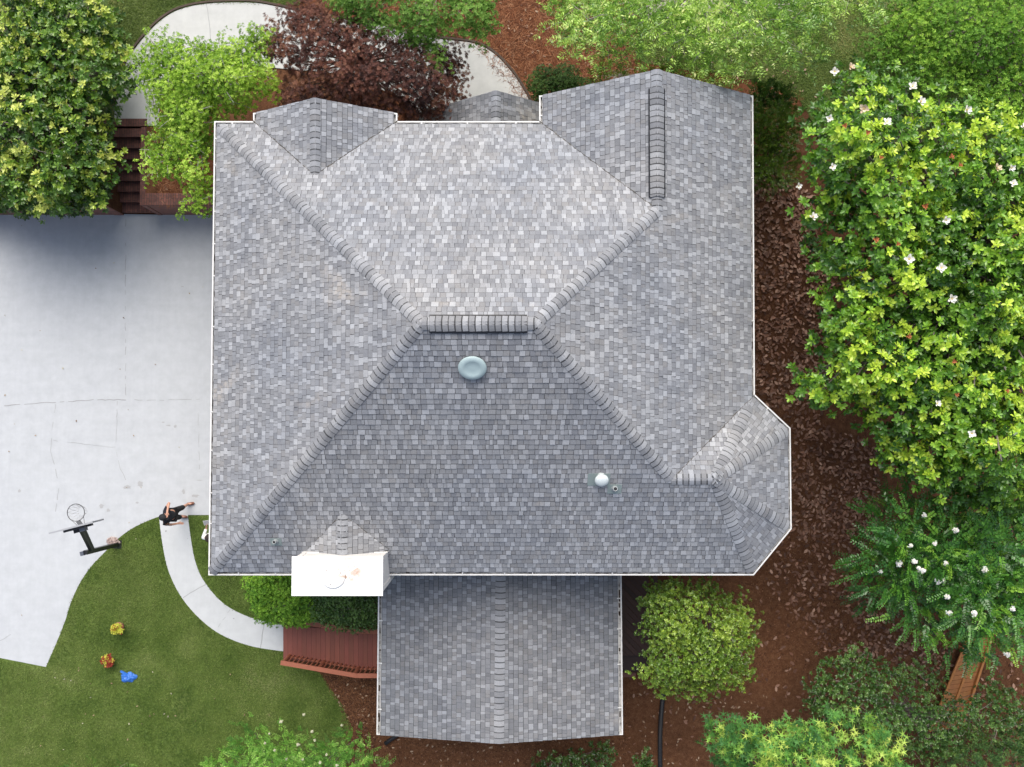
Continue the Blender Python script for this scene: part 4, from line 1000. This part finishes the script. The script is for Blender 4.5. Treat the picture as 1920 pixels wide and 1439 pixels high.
ground_leaves('fallen_leaves', [([(1400,350),(1440,330),(1530,370),(1560,520),(1540,800),(1640,830),(1650,960),(1620,1000),(1480,1010),(1490,800),(1415,740)], 2700),
    ([(1480,960),(1650,960),(1640,1100),(1700,1200),(1760,1230),(1700,1260),(1550,1220),(1440,1100)], 620),
    ([(1400,1080),(1640,1100),(1640,1240),(1500,1400),(1330,1400),(1180,1300),(1180,1100)], 260), ([(1620,1140),(1780,1170),(1780,1260),(1600,1230)], 330),
    ([(1750,1200),(1920,1200),(1920,1420),(1600,1430)], 260)], LEAFB, .14, OVAL, 'brown fallen magnolia leaves scattered over the mulch', m_tone('dry_leaf', .6, .35), tilt=.3)
ground_leaves('fallen_leaves', [([(1180,1290),(1450,1300),(1330,1500),(1170,1480)], 160), ([(610,1270),(705,1270),(705,1439),(690,1439)], 40), ([(705,1380),(1180,1390),(1180,1439),(705,1439)], 90), ([(900,0),(1200,0),(1200,140),(980,150)], 130), ([(1180,100),(1500,120),(1560,220),(1420,220),(1280,150)], 90), ([(290,330),(350,330),(350,385),(290,385)], 14)], [(.26, .165, .10), (.34, .24, .16), (.18, .09, .055)], .085, OVAL, 'pale dry leaves dotted over the mulch beds', m_tone('pale_dry_leaf', .6, .35))
ground_leaves('pine_needles', [([(600,-20),(1200,-20),(1190,120),(1300,160),(1500,180),(1480,260),(1000,220),(880,80),(780,62)], 16000), ([(290,236),(352,330),(400,330),(400,383),(296,383)], 2600)], [(.17, .06, .025), (.26, .11, .05), (.09, .03, .014), (.21, .08, .033), (.34, .17, .09)], .20, NEEDLE, 'rust coloured pine needles covering the beds', m_tone('pine_needle', .7, .2), zoff=.012)
ground_leaves('mulch_chips', [([(600,1265),(705,1265),(705,1500),(655,1500),(640,1330)], 5200), ([(705,1375),(1330,1290),(1640,1240),(1660,1000),(1480,1000),(1400,1080),(1180,1290),(1180,1560),(705,1560)], 12000), ([(1405,400),(1530,400),(1640,830),(1640,1240),(1920,1240),(1920,1439),(1600,1439),(1480,1000),(1415,740)], 9000)], [(.06, .027, .017), (.13, .056, .028), (.045, .019, .010), (.20, .10, .055)], .05, SLIM, 'fine brown mulch chips under the trees and shrubs', m_tone('mulch_chip', .8, .2), zoff=.006, tilt=.5)
ground_leaves('fallen_leaves', [([(10,420),(380,420),(380,950),(60,1200),(10,1200)], 26), ([(100,1230),(600,1280),(560,1380),(60,1420)], 34)], [(.30, .22, .13), (.2, .13, .08), (.45, .42, .3)], .055, OVAL, 'few small dry leaves blown over driveway and lawn', m_tone('blown_leaf', .6, .3), zoff=.035)
# grass blades
def blades(regs, pal, label, size, seed):
    r = np.random.default_rng(seed); P_ = []
    for pl, n, z in regs: P_.append(scatter(pl, n, r, z))
    pts = np.concatenate(P_); n = len(pts)
    a = r.uniform(0, 6.28, n); d = np.stack([np.cos(a)*.8, np.sin(a)*.8, r.uniform(.3, 1.1, n)], 1); nm = np.stack([-np.cos(a), -np.sin(a), np.full(n, .7)], 1) + r.normal(0, .3, (n, 3))
    f1 = np.array([mnoise.noise(Vector((p[0]*.45, p[1]*.45, 3))) * .5 + .5 * mnoise.noise(Vector((p[0]*1.6, p[1]*1.6, 7))) for p in pts]); t = np.clip(.42 + f1 * .9 + r.normal(0, .13, n), 0, .999) * (len(pal) - 1)
    pal = np.array(pal); k = t.astype(int); f = (t - k)[:, None]; c = (pal[k]*(1-f) + pal[k+1]*f) * r.uniform(.75, 1.25, (n, 1))
    o = leaf_obj('grass', pts, d, nm, size * r.uniform(.6, 1.3, n), ([(0,-.16,0), (0,.16,0), (.6,.12,0), (1,0,-.1), (.6,-.12,0)], [(0,4,2,1), (4,3,2)]), c, LM['soft'], None); tag(o, label, None, None, 'stuff')
GP = [(.052, .098, .014), (.082, .138, .022), (.125, .18, .036), (.17, .225, .06), (.23, .26, .10)]
vis_sw = [(-20,1236),(86,1253)] + drive_edge[::-1][1:] + pl_l[1:] + [(532,1246),(605,1266),(620,1292),(645,1325),(660,1365),(655,1460),(-20,1460)]
blades([(vis_sw, 110000, .01), ([(352,967)] + pl_r[1:] + [(560,1172),(560,1060),(420,966)], 9000, .01)], GP, 'short mown grass covering the lawn below the driveway', .045, 90)
GP2 = [(.07, .115, .02), (.10, .155, .03), (.135, .19, .04), (.19, .23, .06), (.28, .28, .11)]
blades([([(200,-20),(600,-20),(560,8)] + edge_o[6:50][::-1], 14000, TER + .01), ([(1210,-10),(1175,60),(1190,110),(1290,132),(1370,140),(1440,160),(1500,190),(1560,280),(1700,320),(1700,-10)], 42000, TER + .01)], GP2, 'soft grass on the upper lawns near the front path and birch', .06, 91)

# ------------------------------------------------------------------ wooden deck west of rear wing
def planks(b, a0, a1, b0, b1, n, z, th=.03, gap=.006, c0=(1, 1, 1)):
    """boards between edge a0->a1 and edge b0->b1"""
    for i in range(n):
        t0, t1 = i / n, (i + 1) / n; p = [a0.lerp(a1, t0), a0.lerp(a1, t1), b0.lerp(b1, t1), b0.lerp(b1, t0)]
        s = (a1 - a0).normalized() * gap / 2; p = [p[0] + s, p[1] - s, p[2] - s, p[3] + s]
        for q in p: q.z = z
        v = random.uniform(.86, 1.08); b.hexa([q - Vector((0, 0, th)) for q in p] + p, 0, (v, v * random.uniform(.93, 1.03), v))
DECK = m_wood('red_stained_wood', (.235, .068, .044), (.15, .044, .03)); RAIL = m_wood('orange_stained_wood', (.40, .135, .075), (.30, .095, .055)); DECKD = m_wood('dark_brown_wood', (.075, .035, .026), (.045, .022, .018))
dk = empty('wooden_deck', tuple(P(620, 1210, 0)), 'red stained wooden deck joining the curved path to the rear wing', 'deck')
b = MB(); ZD = .16
planks(b, P(531, 1174, ZD), P(760, 1186, ZD), P(531, 1236, ZD), P(760, 1262, ZD), 26, ZD, gap=.004); b.build('deck_floor', DECK, dk)
b = MB(); zt = .30
a_ = [P(560, 1172, zt), P(600, 1177, zt), P(640, 1184, zt), P(680, 1189, zt), P(760, 1190, zt)]
for i in range(4):
    o2 = Vector((0, .14, 0)); b.hexa([a_[i] - Vector((0,0,.04)), a_[i+1] - Vector((0,0,.04)), a_[i+1] + o2 - Vector((0,0,.04)), a_[i] + o2 - Vector((0,0,.04)), a_[i], a_[i+1], a_[i+1] + o2, a_[i] + o2], 0, (.8, .8, .8))
    b.hexa([a_[i] + Vector((0,.03,-.28)), a_[i+1] + Vector((0,.03,-.28)), a_[i+1] + Vector((0,.07,-.28)), a_[i] + Vector((0,.07,-.28)), a_[i] + Vector((0,.03,-.041)), a_[i+1] + Vector((0,.03,-.041)), a_[i+1] + Vector((0,.07,-.041)), a_[i] + Vector((0,.07,-.041))], 0, (.6, .6, .6))
b.build('deck_curb', RAIL, dk)
ZT = .98; rl = [P(526, 1243, ZT), P(668, 1267.5, ZT), P(760, 1268, ZT)]
b = MB()
for i in range(2):
    a, c = rl[i], rl[i+1]; d = (c - a).normalized(); s = Vector((-d.y, d.x, 0)) * .065
    b.hexa([a - s - Vector((0,0,.035)), c - s - Vector((0,0,.035)), c + s - Vector((0,0,.035)), a + s - Vector((0,0,.035)), a - s, c - s, c + s, a + s])
b.build('handrail', RAIL, dk)
b = MB(); c_ = 0
for i in range(2):
    a, c = rl[i], rl[i+1]; L = (c - a).length; d = (c - a).normalized(); s = Vector((-d.y, d.x, 0))
    for zz, ww in ((ZT - .16, .02), (ZD + .06, .02)):
        q = [a - s*ww, c - s*ww, c + s*ww, a + s*ww]; b.hexa([Vector((p.x, p.y, zz)) for p in q] + [Vector((p.x, p.y, zz + .07)) for p in q])
b.build('rail_bar', RAIL, dk)
for i in range(2):
    a, c = rl[i], rl[i+1]; L = (c - a).length; d = (c - a).normalized(); s = Vector((-d.y, d.x, 0)); n = int(L / .13)
    for k in range(n):
        p = a.lerp(c, (k + .5) / n) - s * .0; bb2 = MB(); q = [p - d*.017 + s*.022, p + d*.017 + s*.022, p + d*.017 + s*.052, p - d*.017 + s*.052]
        bb2.hexa([Vector((x.x, x.y, ZD - .15)) for x in q] + [Vector((x.x, x.y, ZT - .036)) for x in q]); bb2.build('baluster', RAIL, dk)
for t in (.03, .5, .97):
    p = rl[0].lerp(rl[1], t); bb2 = MB(); bb2.box((p.x - .045, p.y - .04, -.1), (p.x + .045, p.y + .04, ZT - .037)); bb2.build('post', RAIL, dk)
# dark deck east of rear wing
dk = empty('wooden_deck', tuple(P(1190, 1180, 0)), 'shaded dark brown deck between the rear wing and the holly tree', 'deck')
b = MB(); ZD2 = .5
A0, A1, B0, B1 = P(1120, 1040, ZD2), P(1216, 1040, ZD2), P(1120, 1262, ZD2), P(1212, 1262, ZD2)
x0, x1, y1, y0 = A0.x, A1.x, A0.y, B0.y
n = 34
for i in range(n):                                          # diagonal boards clipped to the deck rectangle
    c = -4 + i * .145 * 1.414; q = [(x0 - 3, 0), (x1 + 3, 0)]
    pl = [(x0, y0 + .5), (x1, y0 + .5), (x1, y1), (x0, y1)]
    # board band: k0 <= y + x <= k1
    k0 = (x0 + y0) + i * .2; pl = clip_half(pl, 1, 1, -(k0 + .006)); pl = clip_half(pl, -1, -1, (k0 + .192)) if len(pl) > 2 else pl
    if len(pl) > 2: v = random.uniform(.7, 1.2); b.prism(pl, ZD2 - .03, ZD2, 0, (v, v, v))
b.build('deck_floor', DECKD, dk)
b = MB(); b.box((x0, y0, ZD2 - .2), (x1, y0 + .48, ZD2 - .15), 0, (.5, .5, .5)); b.build('deck_step', DECKD, dk)
b = MB(); b.box((x1 - .01, y0, ZD2 + .85), (x1 + .12, y1, ZD2 + .89)); b.build('handrail', DECKD, dk)
for y in (y0 + .1, (y0 + y1) / 2, y1 - .35): b = MB(); b.box((x1 + .01, y, -.1), (x1 + .10, y + .09, ZD2 + .849), 0, (2, 2, 2)); b.build('post', DECKD, dk)
b = MB(); p = P(1170, 1266, .1); b.box((p.x - .4, p.y - .06, -.05), (p.x + .35, p.y + .08, .12), 0, (2.4, 2, 1.8)); b.build('deck_beam', DECKD, dk)

# plank walkway bottom right
OW = m_wood('orange_planks', (.42, .19, .065), (.28, .115, .04), .7)
wk = empty('plank_walkway', tuple(P(1810, 1270, 0)), 'narrow orange plank walkway under the trees at bottom right', 'walkway')
b = MB(); z = .25
a0, a1, d0, d1 = P(1852, 1190, z), P(1893, 1180, z), P(1756, 1372, z), P(1812, 1366, z)
a0, a1 = P(1812, 1200, z), P(1858, 1190, z)
d0, d1 = P(1742, 1372, z), P(1800, 1366, z)
planks(b, a0, d0, a1, d1, 20, z, .03, .012); b.build('walkway_deck', OW, wk)
for e0, e1 in ((a1, d1), (a0, d0), (a0.lerp(a1, .5), d0.lerp(d1, .5))):
    b = MB(); d = (e1 - e0).normalized(); s = Vector((-d.y, d.x, 0)) * .03; h = .05 if e0 is not a1 else .10
    q = [e0 - s, e1 - s, e1 + s, e0 + s]; b.hexa([p + Vector((0, 0, .002)) for p in q] + [p + Vector((0, 0, h)) for p in q], 0, (1.2, 1.15, 1)); b.build('side_rail', OW, wk)
for t in (.1, .5, .9):
    for e0, e1 in ((a1, d1), (a0, d0)):
        p = e0.lerp(e1, t); b = MB(); b.box((p.x - .04, p.y - .04, -.1), (p.x + .04, p.y + .04, z - .031)); b.build('post', OW, wk)

# black corrugated drain pipe and short black pipe
PIPE = mat('black_plastic', (.012, .012, .014), .45)
def drain(name, pl, rad, label):
    pts = curve(pl, 40); q = [G(x, y) + Vector((0, 0, rad * .9)) for x, y in pts]
    b = MB(); b.tube(q, [rad * (1 + .10 * (i % 2)) for i in range(len(q))], 12); tag(b.build(name, PIPE), label, 'pipe')
drain('drain_pipe', [(1244, 1290), (1239, 1340), (1237, 1390), (1238, 1500)], .065, 'black corrugated drain pipe lying on the mulch below the holly tree')
drain('drain_pipe', [(775, 1360), (742, 1380), (722, 1394)], .055, 'short black pipe poking out at the lower left corner of the rear wing')

# ------------------------------------------------------------------ basketball hoop
hp = empty('basketball_hoop', tuple(P(221, 1021, 0)), 'black basketball hoop on an angled pole at the driveway edge', 'basketball hoop')
base = P(221, 1021, 0)
def bar(b, a, c, w_, h_, m=0, col=(1, 1, 1)):
    d = (c - a).normalized(); s = Vector((-d.y, d.x, 0)).normalized() * w_ / 2 if abs(d.z) < .99 else Vector((w_/2, 0, 0)); u = s.normalized().cross(d).normalized() * h_ / 2
    b.hexa([a - s - u, a + s - u, a + s + u, a - s + u, c - s - u, c + s - u, c + s + u, c - s + u], m, col)
ptop = P(160, 1036.5, 2.3)
b = MB(); bar(b, base, ptop, .115, .115); b.build('pole', BLACK, hp)
b = MB(); b.box((base.x - .12, base.y - .12, 0), (base.x + .12, base.y + .12, .03)); b.build('base_plate', BLACK, hp)
b = MB(); 
for z_, o_ in ((2.25, -.0),): bar(b, P(171, 1032, 2.2), P(151, 992, 3.05), .10, .07)
bar(b, P(174, 1030, 1.95), P(156, 990, 2.7), .08, .06)
b.build('extension_arm', BLACK, hp)
b = MB(); q = P(160, 1037, 2.3); M = Matrix.Translation(q) @ Matrix.Rotation(R(13), 4, 'Z'); b.box((-.12, -.06, -.05), (-.03, .06, .06), 0, (.12, .13, .16), M=M); b.build('pole_cap', TONE, hp)
zb0, zb1 = 2.9, 3.55
bl, br = P(104, 997.5, 3.2), P(185, 976.5, 3.2); bd = (br - bl).normalized(); bn = Vector((-bd.y, bd.x, 0))
b = MB(); q = [bl - bn*.02, br - bn*.02, br + bn*.02, bl + bn*.02]
b.hexa([Vector((p.x, p.y, zb0)) for p in q] + [Vector((p.x, p.y, zb1)) for p in q], 0, (.30, .31, .33)); b.build('backboard', TONE, hp)
b = MB(); m0, m1 = bl.lerp(br, .27) - bn*.055, bl.lerp(br, .76) - bn*.055; bar(b, Vector((m0.x, m0.y, 3.0)), Vector((m1.x, m1.y, 3.0)), .06, .12); bar(b, Vector((m0.x, m0.y, 3.4)), Vector((m1.x, m1.y, 3.4)), .06, .06)
c = bl.lerp(br, .52) - bn*.11; Mx = Matrix.Translation((c.x, c.y, 3.1)) @ Matrix.Rotation(R(15), 4, 'Z'); b.box((-.15, -.06, -.08), (.0, .06, .1), M=Mx)
b.build('board_bracket', BLACK, hp)
b = MB(); b.box((.002, -.06, -.08), (.15, .06, .09), 0, (.2, .21, .23), M=Mx); b.build('bracket_plate', TONE, hp)
rc = P(142.3, 961.5, 3.05); rr = .229
b = MB(); b.tube([rc + Vector((math.cos(t)*rr, math.sin(t)*rr, 0)) for t in np.linspace(0, 2*math.pi, 41)], .010, 6, cap=False)
mm = bl.lerp(br, .53); mm.z = 3.05
for k in (-1, 1): b.tube([rc + bd*k*rr*.75 - bn*rr*.66, mm + bd*k*.10 + bn*.02], .006, 5)
b.build('rim', mat('rim_steel', (.05, .05, .05), .4), hp)
b = MB(); e0 = rc - bn * (rr + .0); bar(b, Vector((e0.x, e0.y, 3.05)), Vector((mm.x, mm.y, 3.05)), .10, .05, 0, (.10, .105, .115)); b.build('rim_bracket', TONE, hp)
b = MB(); 
for k in range(12):
    for sg in (-1, 1):
        pts = []
        for j in range(5):
            f = j / 4; a = 2*math.pi*k/12 + sg * f * .52; rad = rr * (1 - .5 * f ** .8); pts.append(rc + Vector((math.cos(a)*rad, math.sin(a)*rad, -.40*f)))
        b.tube(pts, .0035, 4, cap=False)
b.build('net', mat('net_cord', (.45, .45, .46), .8), hp)
# rock at hoop base
b = MB(); 
def rock(px, py, rx, ry, h, label, seed):
    bm = bmesh.new(); bmesh.ops.create_icosphere(bm, subdivisions=4, radius=1)
    for v in bm.verts:
        n = mnoise.fractal(v.co * 1.6 + Vector((seed, 0, 0)), .8, 2.2, 5); v.co *= 1 + .38 * n
        v.co = Vector((v.co.x * rx, v.co.y * ry, max(v.co.z, -.3) * h))
    me = bpy.data.meshes.new('rock'); bm.to_mesh(me); bm.free()
    m = mat('pinkish_stone', rough=.9); k = N(m); k.base(k.ramp(k.noise(9, 6, .75), [(.3, (.14, .10, .09)), (.5, (.30, .23, .21)), (.7, (.5, .43, .4))]))
    o = mobj('rock', me, m); o.location = P(px, py, .05); tag(o, label, 'rock')
rock(212, 1016, .17, .14, .13, 'pinkish rough stone lying at the foot of the basketball pole', 2.0)
for i, (x, y) in enumerate(((256, 1027), (363, 1358), (549, 1306))):
    pass

# potted coleus and blue bag
TC = mat('terracotta', (.36, .15, .11), .8)
def pot(px, py, cx, cy, label, seed, redfrac):
    g = P(px, py, .0); e = empty('potted_plant', tuple(g), label, 'potted plant', 'potted plants on the lawn')
    b = MB(); b.lathe([(.09, 0), (.13, .17), (.145, .17), (.15, .21), (.13, .212), (.125, .185)], Matrix.Translation(g), 28, 0); b.build('pot', TC, e)
    b = MB(); b.lathe([(.126, .178), (.05, .182)], Matrix.Translation(g), 20); b.build('potting_soil', SOIL, e)
    r = np.random.default_rng(seed); n = 60; a = r.uniform(0, 6.28, n); rad = np.sqrt(r.random(n)) * .17; c = P(cx, cy, .38)
    T = np.stack([c.x + np.cos(a)*rad, c.y + np.sin(a)*rad, .24 + r.uniform(0, .16, n)], 1); D = np.stack([np.cos(a)*.3, np.sin(a)*.3, np.ones(n)], 1)
    pk = r.random(n) < redfrac; pal_y = [(.45, .48, .05), (.65, .62, .10)]; pal_r = [(.22, .02, .015), (.40, .07, .04)]
    for sel, pal, nm in ((~pk, pal_y, 'yellow'), (pk, pal_r, 'red')):
        if sel.sum() == 0: continue
        bs, di, nr, sz, cc = foliage(T[sel], D[sel], 'rosette', WIDE, .075, 6, pal, r, np.full(sel.sum(), .5), spread=(0, .8)); leaf_obj('foliage', bs, di, nr, sz, WIDE, cc, LM['soft'], e)
pot(227.5, 1174, 218, 1181, 'potted coleus almost all yellow-green, nearer the curved path', 4, .22)
pot(206, 1235, 199, 1241, 'potted coleus with mostly red leaves beside the blue bag', 5, .62)
BL = mat('blue_plastic', (.035, .15, .52), .35)
bm = bmesh.new(); bmesh.ops.create_grid(bm, x_segments=34, y_segments=34, size=1)
for v in bm.verts:
    x, y = v.co.x, v.co.y; a = math.atan2(y, x); m_ = max(abs(x), abs(y)); rr_ = m_ * (1 + .16 * math.sin(2*a + .5) + .10 * math.sin(5*a))
    v.co.x = math.cos(a) * rr_ * .215; v.co.y = math.sin(a) * rr_ * .17
    v.co.z = .085 * (1 - m_ ** 2.2) + .012 + .035 * (1 - m_*.6) * abs(mnoise.noise(Vector((x*2.2 + y*1.5, y*2.0 - x, .5)))) * 2 + .02 * (1 - m_) * math.sin(9*x + 4*y)
me = bpy.data.meshes.new('plastic_bag'); bm.to_mesh(me); bm.free()
for p in me.polygons: p.use_smooth = True
bg_ = empty('plastic_bag', tuple(P(242, 1270, 0)), 'crumpled bright blue plastic bag lying on the lawn', 'bag')
o = mobj('bag_body', me, BL, bg_); o.parent = bg_; o.matrix_parent_inverse = Matrix.Identity(4); o.rotation_euler = (0, 0, R(-10))
b = MB(); hp_ = [P(237, 1266, .06), P(232, 1262, .07), P(226, 1258.5, .04)]
for i in range(2):
    a, c = hp_[i], hp_[i+1]; d = (c - a).normalized(); s = Vector((-d.y, d.x, 0)) * (.05 - .012*i); u = Vector((0, 0, .02))
    b.hexa([a - s - u, c - s*.7 - u, c + s*.7 - u, a + s - u, a - s + u, c - s*.7 + u, c + s*.7 + u, a + s + u])
b.build('bag_handle', BL, bg_)

# ------------------------------------------------------------------ people
SKIN = mat('skin', (.42, .23, .16), .55); SKIN2 = mat('skin_tan', (.50, .27, .19), .55)
def skinmesh(name, chains, m, parent, sub=2, sym=None):
    """chains: list of lists of (x,y,z,r). points equal in position are merged so the surface is continuous"""
    V, Rr, Ed = [], [], []; idx = {}
    for ch_ in chains:
        last = None
        for x, y, z, rad in ch_:
            k = (round(x, 4), round(y, 4), round(z, 4))
            if k not in idx: idx[k] = len(V); V.append((x, y, z)); Rr.append(rad)
            if last is not None and last != idx[k]: Ed.append((last, idx[k]))
            last = idx[k]
    me = bpy.data.meshes.new(name); me.from_pydata(V, Ed, []); me.update(); o = bpy.data.objects.new(name, me); COL.objects.link(o)
    sk = o.modifiers.new('s', 'SKIN'); sk.use_smooth_shade = True
    for i, d in enumerate(me.skin_vertices[0].data): d.radius = (Rr[i], Rr[i]); d.use_root = (i == 0)
    ss = o.modifiers.new('u', 'SUBSURF'); ss.levels = sub; ss.render_levels = sub
    dg = bpy.context.evaluated_depsgraph_get(); dg.update(); m2 = bpy.data.meshes.new_from_object(o.evaluated_get(dg)); bpy.data.objects.remove(o)
    m2.materials.clear(); m2.materials.append(m); o = bpy.data.objects.new(name, m2); COL.objects.link(o); o.parent = parent
    return o
def ell(name, c, rx, ry, rz, m, parent, M=None, zmin=None):
    bm = bmesh.new(); bmesh.ops.create_uvsphere(bm, u_segments=24, v_segments=16, radius=1)
    for v in bm.verts:
        v.co = Vector((v.co.x*rx, v.co.y*ry, v.co.z*rz))
        if zmin is not None: v.co.z = max(v.co.z, zmin)
        v.co += Vector(c)
    me = bpy.data.meshes.new(name); bm.to_mesh(me); bm.free()
    for p in me.polygons: p.use_smooth = True
    me.materials.append(m); o = bpy.data.objects.new(name, me); COL.objects.link(o); o.parent = parent; return o
def hand(wr, d, side, curl=.4):
    """palm + five finger chains from wrist wr heading d, thumb on 'side'"""
    d = Vector(d).normalized(); s = Vector(side).normalized(); n = d.cross(s).normalized(); wr = Vector(wr); C = []
    T = lambda v, r: (v.x, v.y, v.z, r)
    palm = wr + d * .07; C.append([T(wr, .022), T(palm, .03)])
    for k, (off, L) in enumerate(((.028, .068), (.009, .078), (-.010, .072), (-.028, .056))):
        k0 = palm + s * off + d * .01; k1 = k0 + d * L * .5 + n * curl * .02; k2 = k1 + d * L * .45 + n * curl * .05
        C.append([T(palm, .03), T(k0, .011), T(k1, .009), T(k2, .007)])
    t0 = wr + d * .025 + s * .03; C.append([T(wr, .022), T(t0, .012), T(t0 + s*.025 + d*.03, .010), T(t0 + s*.03 + d*.058, .008)])
    return C
def person(loc, rot, label, pose, mats, extras):
    e = empty('person', (0, 0, 0), label, 'person')
    S = pose
    body = [[(0,0,.95,.13), (0,0,1.10,.125), (0,0,1.28,.14), (0,0,1.42,.10), (.0,0,1.50,.055), (.015,0,1.56,.06), (.03,0,1.64,.092), (.025,0,1.72,.07)]]
    for sg, a in ((1, S['la']), (-1, S['ra'])):
        sh, el, wr = a; body.append([(0,0,1.42,.10), (*sh, .052), (*el, .040), (*wr, .026)])
    for sg, l in ((1, S['ll']), (-1, S['rl'])):
        hp_, kn, an, toe = l; body.append([(0,0,.95,.13), (*hp_, .088), (*kn, .058), (*an, .038), (*toe, .032)])
    body.append([(.03,0,1.64,.092), (.115,0,1.635,.018)])        # nose
    for y in (.085, -.085): body.append([(.03,0,1.64,.092), (.02, y, 1.64, .02)])
    body += S['hands']
    bo = skinmesh('body', body, mats['skin'], e)
    shirt = [[(0,0,.93,.145), (0,0,1.10,.145), (0,0,1.28,.158), (0,0,1.42,.12), (0,0,1.475,.075)]]
    for a in (S['la'], S['ra']):
        sh, el, wr = [Vector(q) for q in a]; end = sh.lerp(el, S.get('sleeve', .75)) if S.get('sleeve', .75) <= 1 else el.lerp(wr, S['sleeve'] - 1)
        ch_ = [(0,0,1.42,.12), (*sh, .072)]; ch_ += ([(*el, .058), (*end, .042)] if S.get('sleeve', .75) > 1 else [(*end, .062)]); shirt.append(ch_)
    skinmesh('shirt', shirt, mats['shirt'], e)
    tr = []
    for l in (S['ll'], S['rl']):
        hp_, kn, an, toe = [Vector(q) for q in l]; t = S.get('leg', 1.0); ch_ = [(0,0,.96,.148), (*hp_, .105), (*kn, .078)]
        if t > 0: q = kn.lerp(an, t); ch_.append((*q, .060))
        tr.append(ch_)
    skinmesh('trousers', tr, mats['trousers'], e)
    for l in (S['ll'], S['rl']):
        an, toe = Vector(l[2]), Vector(l[3]); hl = an - (toe - an) * .25; skinmesh('shoe', [[(hl.x, hl.y, .05, .045), (an.x, an.y, .06, .05), (toe.x*.6+an.x*.4, toe.y*.6+an.y*.4, .05, .047), (toe.x, toe.y, .045, .042)]], mats['shoe'], e)
    for y in (.034, -.034): ell('eye', (.108, y, 1.665), .012, .014, .010, mats['eye'], e)
    ell('mouth', (.108, 0, 1.585), .010, .026, .007, mats['lip'], e)
    extras(e)
    e.location = loc; e.rotation_euler = (0, 0, rot); return e
EYE = mat('dark_eye', (.03, .02, .02), .3); LIP = mat('lip', (.35, .13, .10), .5)
HAIR = mat('dark_hair', (.02, .013, .01), .7); k = N(HAIR); k.bump(k.noise(60, 3), .8, .01)
def ex1(e):
    CP = mat('black_cap', (.010, .011, .013), .8)
    ell('cap', (.018, 0, 1.70), .115, .10, .085, CP, e, zmin=-.02)
    b = MB(); pts = [(.10 + .085*math.cos(t)*1.0, .082*math.sin(t)) for t in np.linspace(-1.5, 1.5, 13)]; b.prism(pts, 1.685, 1.697); o = b.build('cap_brim', CP, None); o.parent = e
    ell('hair', (.0, 0, 1.64), .098, .092, .075, HAIR, e)
sh_l, sh_r = (.0, .185, 1.43), (.0, -.185, 1.43)
el_l, wr_l = (.12, .40, 1.50), (.13, .14, 1.69)
el_r, wr_r = (.02, -.27, 1.17), (.20, -.25, 1.00)
pose1 = dict(la=(sh_l, el_l, wr_l), ra=(sh_r, el_r, wr_r), sleeve=.55, leg=.05,
    ll=((.0, .095, .90), (.16, .17, .52), (.14, .22, .09), (.33, .25, .04)), rl=((.0, -.095, .90), (.06, -.12, .50), (-.06, -.15, .09), (.13, -.17, .04)),
    hands=hand(wr_l, (0, -1, .15), (1, 0, 0), .3) + hand(wr_r, (.8, .0, -.5), (0, 1, .3), .6))
NAVY = mat('dark_navy_cloth', (.012, .014, .022), .9); BKC = mat('black_cloth', (.010, .010, .012), .9); SHOE = mat('brown_leather', (.16, .06, .035), .6)
person(P(345, 959, .02), R(0), 'person in black cap and dark clothes shading eyes with one hand on the path', pose1, dict(skin=SKIN2, shirt=NAVY, trousers=BKC, shoe=SHOE, eye=EYE, lip=LIP), ex1)
def ex2(e):
    bm = bmesh.new(); bmesh.ops.create_icosphere(bm, subdivisions=4, radius=1)
    for v in bm.verts:
        n = mnoise.noise(v.co * 5); v.co = Vector((v.co.x*.115, v.co.y*.105, max(v.co.z, -.5)*.10)) * (1 + .18*n) + Vector((-.005, 0, 1.70))
    me = bpy.data.meshes.new('hair'); bm.to_mesh(me); bm.free(); me.materials.append(HAIR); o = bpy.data.objects.new('hair', me); COL.objects.link(o); o.parent = e
WSH = mat('white_cloth', (.78, .78, .77), .85)
el2l, wr2l = (-.02, .33, 1.22), (.27, .16, 1.32); el2r, wr2r = (.08, -.28, 1.18), (.27, -.10, 1.32)
pose2 = dict(la=(sh_l, el2l, wr2l), ra=(sh_r, el2r, wr2r), sleeve=1.9, leg=.95,
    ll=((.0, .095, .90), (.03, .11, .50), (-.01, .12, .09), (.17, .15, .04)), rl=((.0, -.095, .90), (.03, -.11, .50), (.0, -.12, .09), (.18, -.14, .04)),
    hands=hand(wr2l, (.8, -.3, .3), (0, 0, 1), .8) + hand(wr2r, (.8, .3, .3), (0, 0, 1), .8))
hx = P(394, 1008, 1.6)
p2 = person((hx.x, hx.y, 0.012), R(90 + 8), 'person in white shirt holding a grey screen, half hidden under the left gutter', pose2, dict(skin=SKIN, shirt=WSH, trousers=mat('grey_cloth', (.18, .18, .19), .9), shoe=BKC, eye=EYE, lip=LIP), ex2)
M2 = Matrix.Translation(p2.location) @ Matrix.Rotation(R(98), 4, 'Z')
b = MB(); b.box((-.07, -.12, -.012), (.07, .12, .012), 0, (.30, .31, .32), M=M2 @ Matrix.Translation((.41, .07, 1.40)) @ Matrix.Rotation(R(-28), 4, 'Y'))
b.box((-.074, -.124, -.016), (.074, -.118, .016), 0, (.7, .7, .7), M=M2 @ Matrix.Translation((.41, .07, 1.40)) @ Matrix.Rotation(R(-28), 4, 'Y'))
b.box((-.074, .118, -.016), (.074, .124, .016), 0, (.7, .7, .7), M=M2 @ Matrix.Translation((.41, .07, 1.40)) @ Matrix.Rotation(R(-28), 4, 'Y'))
tag(b.build('tablet', TONE), 'grey tablet with pale edges held out beside the left gutter', 'tablet')
print('tris', sum(len(o.data.polygons) for o in bpy.data.objects if o.type == 'MESH'))
